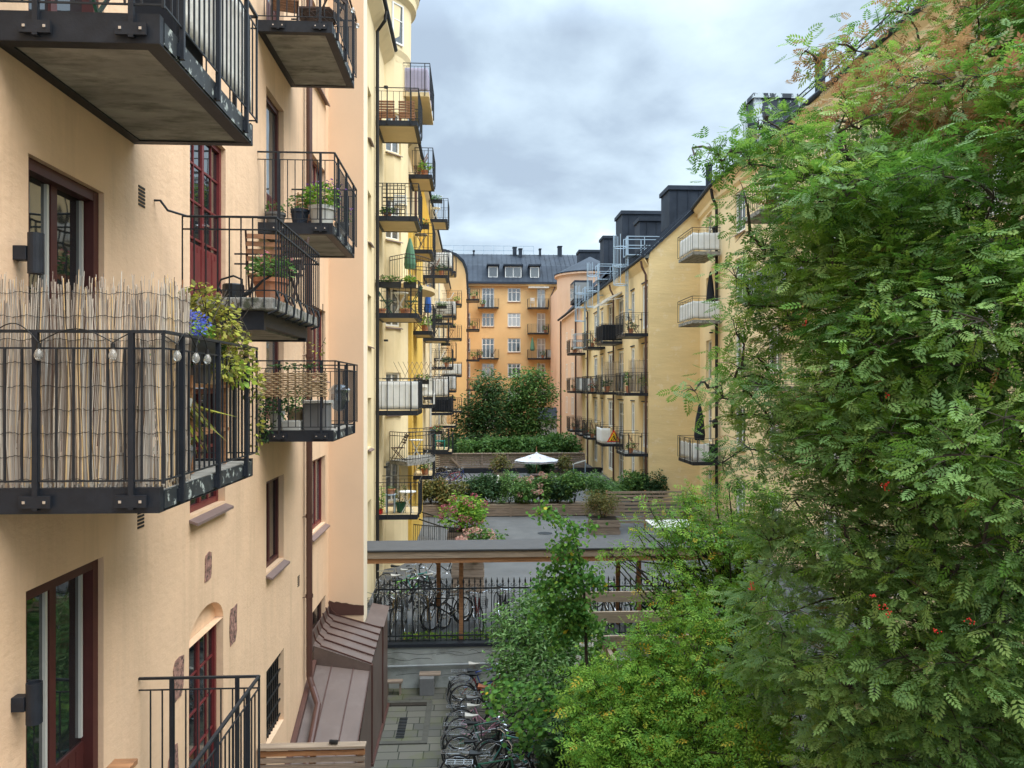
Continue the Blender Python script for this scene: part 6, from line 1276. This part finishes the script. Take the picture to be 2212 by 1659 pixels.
#=================================================================== PERGOLA
t = thing('pergola', (4.4, 15.5, 0), 'weathered timber pergola with wide beams under the foliage', 'pergola')
for y in (18.0, 16.4, 14.8, 13.2): MB().box(2.55, 6.6, y-.03, y+.03, 2.42, 2.66).build('beam', wood3, t)
for y in (18.0, 14.8): MB().box(2.7, 2.82, y+.031, y+.15, 0, 2.6).build('post', wood2, t); MB().box(6.2, 6.32, y+.031, y+.15, 0, 2.6).build('post', wood2, t)
MB().box(2.62, 2.7, 13.3, 18.2, 2.25, 2.41).build('side_rail', wood3, t); MB().box(6.33, 6.42, 13.3, 18.2, 2.25, 2.41).build('side_rail', wood3, t)
MB().bar((2.2, 15.9, 1.5), (3.1, 15.3, .3), .08, .16).bar((2.35, 16.0, 1.6), (3.25, 15.4, .4), .08, .16).build('brace', wood3, t)
#=================================================================== GREENERY IN THE YARD
# big rowan on the right
prof = [(-200, 2080), (0, 1990), (40, 1930), (90, 1860), (140, 1800), (200, 1740), (260, 1690), (330, 1600), (400, 1560), (470, 1600), (540, 1640), (600, 1595), (680, 1600), (760, 1560), (830, 1530), (900, 1555), (960, 1580), (1020, 1575), (1080, 1590), (1150, 1600), (1250, 1600), (1350, 1610), (1450, 1620), (1560, 1650), (1700, 1680)]
pv = np.array([a for a, b in prof]); pu = np.array([b for a, b in prof])
RB = []; tries = 0
while len(RB) < 690 and tries < 90000:
    tries += 1; u, v = RNG.uniform(1480, 2620), RNG.uniform(-330, 1800); ub = np.interp(v, pv, pu)
    f_ = min(1, max(0, (u-ub)/520)); D = 9.0-3.3*f_**.6*(1-.25*abs(v-900)/1000)+RNG.uniform(0, 1)**1.3*(1.2+3.2*f_); D = max(D, 5.2)
    r = RNG.uniform(.34, .58)*(1 if f_ > .3 else .75)
    if u-.75*r*FPX/D < ub+38*math.sin(v*.038): continue
    P_ = PY(u, v, D); X, Y, Z = P_
    if Z < .9 or X > 9.6: continue
    RB.append(((X, Y, Z), (r, r, r*.62), int((125 if f_ > .25 else 165)*(r/.5)**2)))
for u, v, D, r, n in ((1540, 325, 8.2, .15, 9), (1500, 335, 8.0, .1, 6), (1580, 330, 8.3, .2, 16), (1620, 355, 8.3, .25, 26), (1640, 280, 8.4, .18, 12), (1655, 262, 8.4, .14, 8), (1740, 112, 8.6, .15, 10), (1770, 135, 8.6, .2, 16), (1800, 105, 8.6, .22, 16), (1850, 110, 8.6, .25, 20), (1500, 845, 7.9, .14, 10), (1530, 838, 8, .12, 7), (1560, 860, 8, .16, 12), (1590, 600, 8, .2, 18), (1620, 500, 8.2, .2, 18), (1650, 540, 8.2, .22, 20), (1560, 1000, 8.6, .2, 20), (1610, 430, 8.1, .25, 24), (1900, 60, 8.8, .3, 30), (1960, 30, 8.8, .3, 30), (1580, 900, 8.2, .22, 16), (1610, 840, 8.3, .28, 26), (1650, 560, 8.4, .3, 30), (1620, 660, 8.4, .3, 30), (1590, 720, 8.4, .25, 24), (1560, 350, 8.3, .2, 16)): RB.append(ball(u, v, D, r, int(n*2.0)))
ti = None
t = thing('rowan_tree', (6.6, 9.4, 0), 'large leafy rowan tree with feathered leaves and red berries filling the right side', 'tree')
P = []; O = []; TT = []
for c_, r_, n in RB:
    p, o_ = clumps([(c_, r_, n)], 5, .10); P.append(p); O.append(o_)
    base = RNG.uniform(.1, .85); pj = HZ+(CH-c_[2])*FPX/c_[1]
    if pj < 225 and c_[0]/c_[1] < .80 and RNG.random() < .50: base = .97+RNG.uniform(0, .03)
    TT.append(np.full(len(p), base))
P = np.concatenate(P); O = np.concatenate(O); TT = np.concatenate(TT); TT = np.where(RNG.random(len(TT)) < .006, .98, TT); TT = np.where((TT > .95) & (RNG.random(len(TT)) < .32), .7, TT)
leaves('crown', lf_rowan, P, .165, 'pinnate', t, O, tint=TT, droop=(-.15, .4), up=.62)
tb = MB(); T0 = Vector((6.6, 9.4, 0)); forks = [T0, Vector((6.5, 9.35, 1.6)), Vector((6.55, 9.4, 3.0))]
tb.tube(forks, [.19, .16, .14], 10); tb.build('trunk', barkm, t)
limbs = []; 
lb = MB()
for tip, r0 in (((4.6, 7.6, 7.0), .075), ((5.2, 8.6, 9.5), .08), ((6.8, 9.0, 11.5), .09), ((8.2, 10.2, 9.5), .08), ((4.4, 9.5, 5.4), .065), ((7.6, 7.4, 7.5), .07), ((5.6, 11.4, 8.2), .07), ((5.4, 6.8, 4.8), .06), ((3.9, 8.2, 9.2), .05), ((7.4, 8.0, 5.0), .06)):
    a = forks[2].lerp(forks[1], random.random()*.7); b_ = Vector(tip); m1 = a.lerp(b_, .35)+Vector((random.uniform(-.3, .3), random.uniform(-.3, .3), .3)); m2 = a.lerp(b_, .7)+Vector((random.uniform(-.25, .25), random.uniform(-.25, .25), .15)); pts = [a, m1, m2, b_]; lb.tube(pts, [r0, r0*.75, r0*.5, r0*.25], 7); limbs += [m1, m2, b_, m1.lerp(m2, .5), m2.lerp(b_, .5)]
lb.build('limb', barkm, t); tw = MB(); nodes = [q.copy() for q in limbs]; ax0 = Vector((6.5, 9.4, 0))
def reach(c_): return math.hypot(c_[0]-ax0.x, c_[1]-ax0.y)+.35*abs(c_[2]-6)
for c_, r_, n in sorted(RB, key=lambda q: reach(q[0])):
    c2 = Vector(c_); near = min(nodes, key=lambda q: (q-c2).length+1.2*max(0, q.z-c2.z)+.6*max(0, reach(q)-reach(c2))); nodes.append(c2)
    mid = near.lerp(c2, .5)+Vector((random.uniform(-.1, .1), random.uniform(-.1, .1), .08)); tw.tube([near, near.lerp(mid, .5)+Vector((0, 0, .03)), mid, c2], [.018, .014, .011, .009], 4, cap=False)
    for k in range(5):
        v = RNG.normal(size=3); v /= np.linalg.norm(v); e_ = c2+Vector(v*np.array(r_)*1.0); tw.tube([c2, c2.lerp(e_, .5)+Vector((0, 0, .03)), e_], [.006, .005, .003], 3, cap=False)
tw.build('branches', barkm, t)
for u, v, Y in ((1915, 855, 6.5), (1908, 1052, 6.2), (1916, 1046, 6.2), (1886, 1285, 5.8), (1920, 1325, 5.7), (2100, 1342, 5.6), (1620, 1272, 7.4), (1624, 1262, 7.4), (1905, 1310, 5.8), (2020, 1365, 5.7), (1740, 700, 7.0), (2080, 620, 6.6)):
    c2 = PY(u, v, Y); bm = MB()
    for k in range(9): q = c2+Vector((random.gauss(0, .016), random.gauss(0, .016), random.gauss(0, .014))); bm.lathe([(0, -.006), (.0055, -.002), (.0055, .003), (0, .006)], q, 6)
    bm.build('berry_cluster', redp, t)
# feathery younger tree at the middle right
B_ = [ball(1345, 1195, 13, .16, 14), ball(1325, 1200, 13.2, .12, 8), ball(1390, 1150, 13, .22, 24), ball(1430, 1115, 13.2, .26, 30), ball(1490, 1075, 13.4, .3, 40), ball(1540, 1095, 13.4, .4, 70), ball(1480, 1160, 13, .38, 60), ball(1430, 1200, 12.8, .22, 24), ball(1400, 1265, 12.6, .22, 26), ball(1520, 1180, 12.8, .6, 150), ball(1580, 1150, 13, .6, 140), ball(1490, 1245, 12.5, .38, 60), ball(1550, 1260, 12.5, .6, 150), ball(1620, 1230, 12.6, .6, 150), ball(1510, 1320, 12.2, .4, 70), ball(1560, 1350, 12, .6, 150), ball(1450, 1300, 12.4, .18, 14), ball(1700, 1150, 12.8, .7, 120), ball(1640, 1080, 13, .5, 100)]
tree('feathery_tree', (PY(1600, 1400, 13).x, 13, 0), 4.2, B_, lf_bright, .19, 'far_pinnate', 'light green feathery tree in front of the shelter roof', 5, .09, .09, .035)
B_ = [ball(1290, 1480, 11.4, .4, 100), ball(1340, 1440, 11.5, .45, 120), ball(1400, 1440, 11.4, .5, 150), ball(1450, 1420, 11.4, .45, 120), ball(1300, 1550, 11, .45, 130), ball(1370, 1530, 11, .55, 170), ball(1440, 1510, 11, .5, 150), ball(1340, 1610, 10.8, .5, 150), ball(1420, 1600, 10.6, .55, 170), ball(1280, 1630, 11, .4, 100), ball(1500, 1560, 10.6, .5, 150), ball(1470, 1640, 10.3, .5, 130), ball(1380, 1680, 10.4, .5, 120), ball(1530, 1460, 11, .4, 90), ball(1560, 1620, 10, .5, 120), ball(1640, 1600, 9.6, .5, 130), ball(1620, 1500, 10, .5, 120), ball(1560, 1400, 10.6, .4, 90), ball(1640, 1400, 10.4, .45, 100), ball(1700, 1480, 10, .5, 120), ball(1720, 1580, 9.8, .5, 120), ball(1780, 1640, 9.6, .5, 120), ball(1260, 1570, 11.2, .35, 80), ball(1600, 1680, 9.6, .5, 120), ball(1480, 1690, 10, .5, 110)]
tree('robinia_tree', (PY(1420, 1659, 11.2).x, 11.2, 0), 2.2, B_, lf_bright, .18, 'far_pinnate', 'yellow green tree with some golden leaves at the bottom centre', 5, .09, .07, .03)
# slender young tree with round leaves
tb0 = PY(1270, 1495, 14.2); tb0.z = 0
t = thing('young_tree', tb0, 'slender young tree with drooping round leaves in front of the shelter', 'tree')
tp = [tb0, PY(1268, 1490, 14.2), PY(1266, 1400, 14.2), PY(1262, 1280, 14.1), PY(1250, 1200, 14.1), PY(1240, 1140, 14), PY(1225, 1115, 14)]
MB().tube(tp, [.045, .04, .032, .024, .016, .010, .006], 7).build('trunk', barkm, t); tw = MB(); P = []; O = []
for pts, n in (([(1240, 1140), (1215, 1115), (1185, 1098), (1162, 1090)], 70), ([(1245, 1160), (1220, 1165), (1195, 1180)], 55), ([(1240, 1145), (1265, 1130), (1290, 1128)], 22), ([(1250, 1190), (1215, 1200), (1180, 1230), (1165, 1260)], 110), ([(1258, 1240), (1215, 1250), (1175, 1280)], 120), ([(1258, 1250), (1285, 1240), (1300, 1260)], 60), ([(1262, 1290), (1200, 1300), (1150, 1340)], 150), ([(1264, 1320), (1230, 1340), (1190, 1390)], 140), ([(1262, 1290), (1240, 1320), (1225, 1370)], 110), ([(1266, 1350), (1290, 1340), (1300, 1380)], 60), ([(1255, 1210), (1235, 1225), (1210, 1262)], 80)):
    n = int(n*3.6); W = [PY(u, v, 14.1+random.uniform(-.25, .25)) for u, v in pts]; tw.tube(W, .006, 4)
    for i in range(n): f_ = random.random()*(len(W)-1); k_ = int(f_); q = W[k_].lerp(W[k_+1], f_-k_); P.append(q+Vector((random.gauss(0, .10), random.gauss(0, .18), random.gauss(-.07, .10)))); O.append((random.gauss(0, 1), random.gauss(0, 1), -.3))
tw.build('branches', barkm, t); leaves('crown', lf_round, np.array(P), .070, 'round', t, np.array(O), up=.35, droop=(.2, .9))
# creeper mass on the fence
cs = [ball(1120, 1340, 16.6, .45, 220), ball(1150, 1310, 16.8, .45, 220), ball(1190, 1300, 16.8, .5, 240), ball(1230, 1330, 16.5, .5, 240), ball(1110, 1400, 16.2, .45, 220), ball(1160, 1380, 16.2, .6, 320), ball(1210, 1390, 16, .6, 320), ball(1250, 1420, 15.8, .5, 240), ball(1130, 1450, 15.8, .5, 260), ball(1180, 1460, 15.4, .6, 320), ball(1230, 1480, 15.2, .6, 300), ball(1280, 1460, 15.4, .5, 220), ball(1150, 1520, 15, .5, 240), ball(1290, 1400, 16, .4, 160), ball(1085, 1350, 16.9, .3, 120), ball(1095, 1450, 16, .3, 120), ball(1265, 1370, 16.2, .4, 160)]
t = thing('climbing_shrub', (1.4, 16.2, 0), 'dense glossy leaved shrub bulging over the bicycles at the fence end', 'shrub'); P, O = clumps([(a_, b_, c_*3) for a_, b_, c_ in cs], 7, .12); leaves('foliage', lf_gloss, P, .12, 'lance', t, O, up=.5)
mb = MB()
for c_, r_, n in cs: mb.tube([(1.5, 16.2, 0), Vector(c_).lerp(Vector((1.5, 16.2, .4)), .5), c_], [.03, .02, .01], 4)
mb.build('stem', barkm, t)
P = []; O = []
for pts, n in (([(1200, 1480), (1140, 1480), (1090, 1475), (1055, 1490)], 120), ([(1180, 1520), (1130, 1520), (1080, 1515), (1060, 1530)], 120), ([(1220, 1560), (1170, 1580), (1140, 1600), (1110, 1620)], 110), ([(1200, 1540), (1150, 1550), (1105, 1560)], 110), ([(1250, 1500), (1200, 1510), (1170, 1540)], 110), ([(1260, 1560), (1220, 1590), (1170, 1620)], 110)):
    n = int(n*1.6); W = [PY(u, v, 13.6+random.uniform(-.3, .3)) for u, v in pts]
    for i in range(n): f_ = random.random()*(len(W)-1); k_ = int(f_); q = W[k_].lerp(W[k_+1], f_-k_); P.append(q+Vector((random.gauss(0, .06), random.gauss(0, .2), random.gauss(-.03, .05)))); O.append((-1, random.gauss(0, .7), -.2))
t = thing('katsura_shrub', (2.0, 13.8, 0), 'bright green shrub with coin shaped leaves reaching over the pink bicycle', 'shrub'); leaves('foliage', lf_round, np.array(P), .082, 'round', t, np.array(O), up=.6, droop=(0, .6))
mb = MB()
for k in range(6): mb.tube([(2.0, 13.8, 0), (1.9, 13.8, 1.0+.1*k), PY(1180-k*10, 1480+k*20, 13.7)], [.02, .015, .008], 4)
mb.build('stem', barkm, t)
bush('dark_shrub', (1.95, 12.9, 0), .8, 2.0, 420, .17, lf_dark, 'dark shrub with fingered leaves under the coin leaved shrub', kind='palm', lumps=8)
bush('dark_shrub', (3.2, 15.2, 0), 1.1, 2.2, 1100, .13, lf_mid, 'shaded leafy shrub beneath the pergola beams', kind='leaf', lumps=10)
bush('dark_shrub', (4.6, 12.4, 0), 1.4, 1.7, 900, .14, lf_dark, 'dark undergrowth bush between the robinia and the rowan trunk', kind='leaf', lumps=9)
bush('dark_shrub', (5.3, 17.6, 0), 1.2, 2.4, 900, .13, lf_dark, 'dark shrub behind the far pergola beam', kind='leaf', lumps=9)
bush('white_flowering_shrub', (2.6, 15.0, 0.8), .6, 1.9, 260, .07, lf_bright, 'shrub with white round seed heads in front of the pergola', flowers=(fl_white, 16, .035, .035))
for k, (x, y, lab) in enumerate(((4.7, 20.6, 'broad leaved laurel behind the iron fence'), (5.4, 20.8, 'second laurel behind the iron fence'))): bush('laurel', (x, y, 1.1), .45, 1.0, 240, .16, lf_dark, lab, kind='lance')
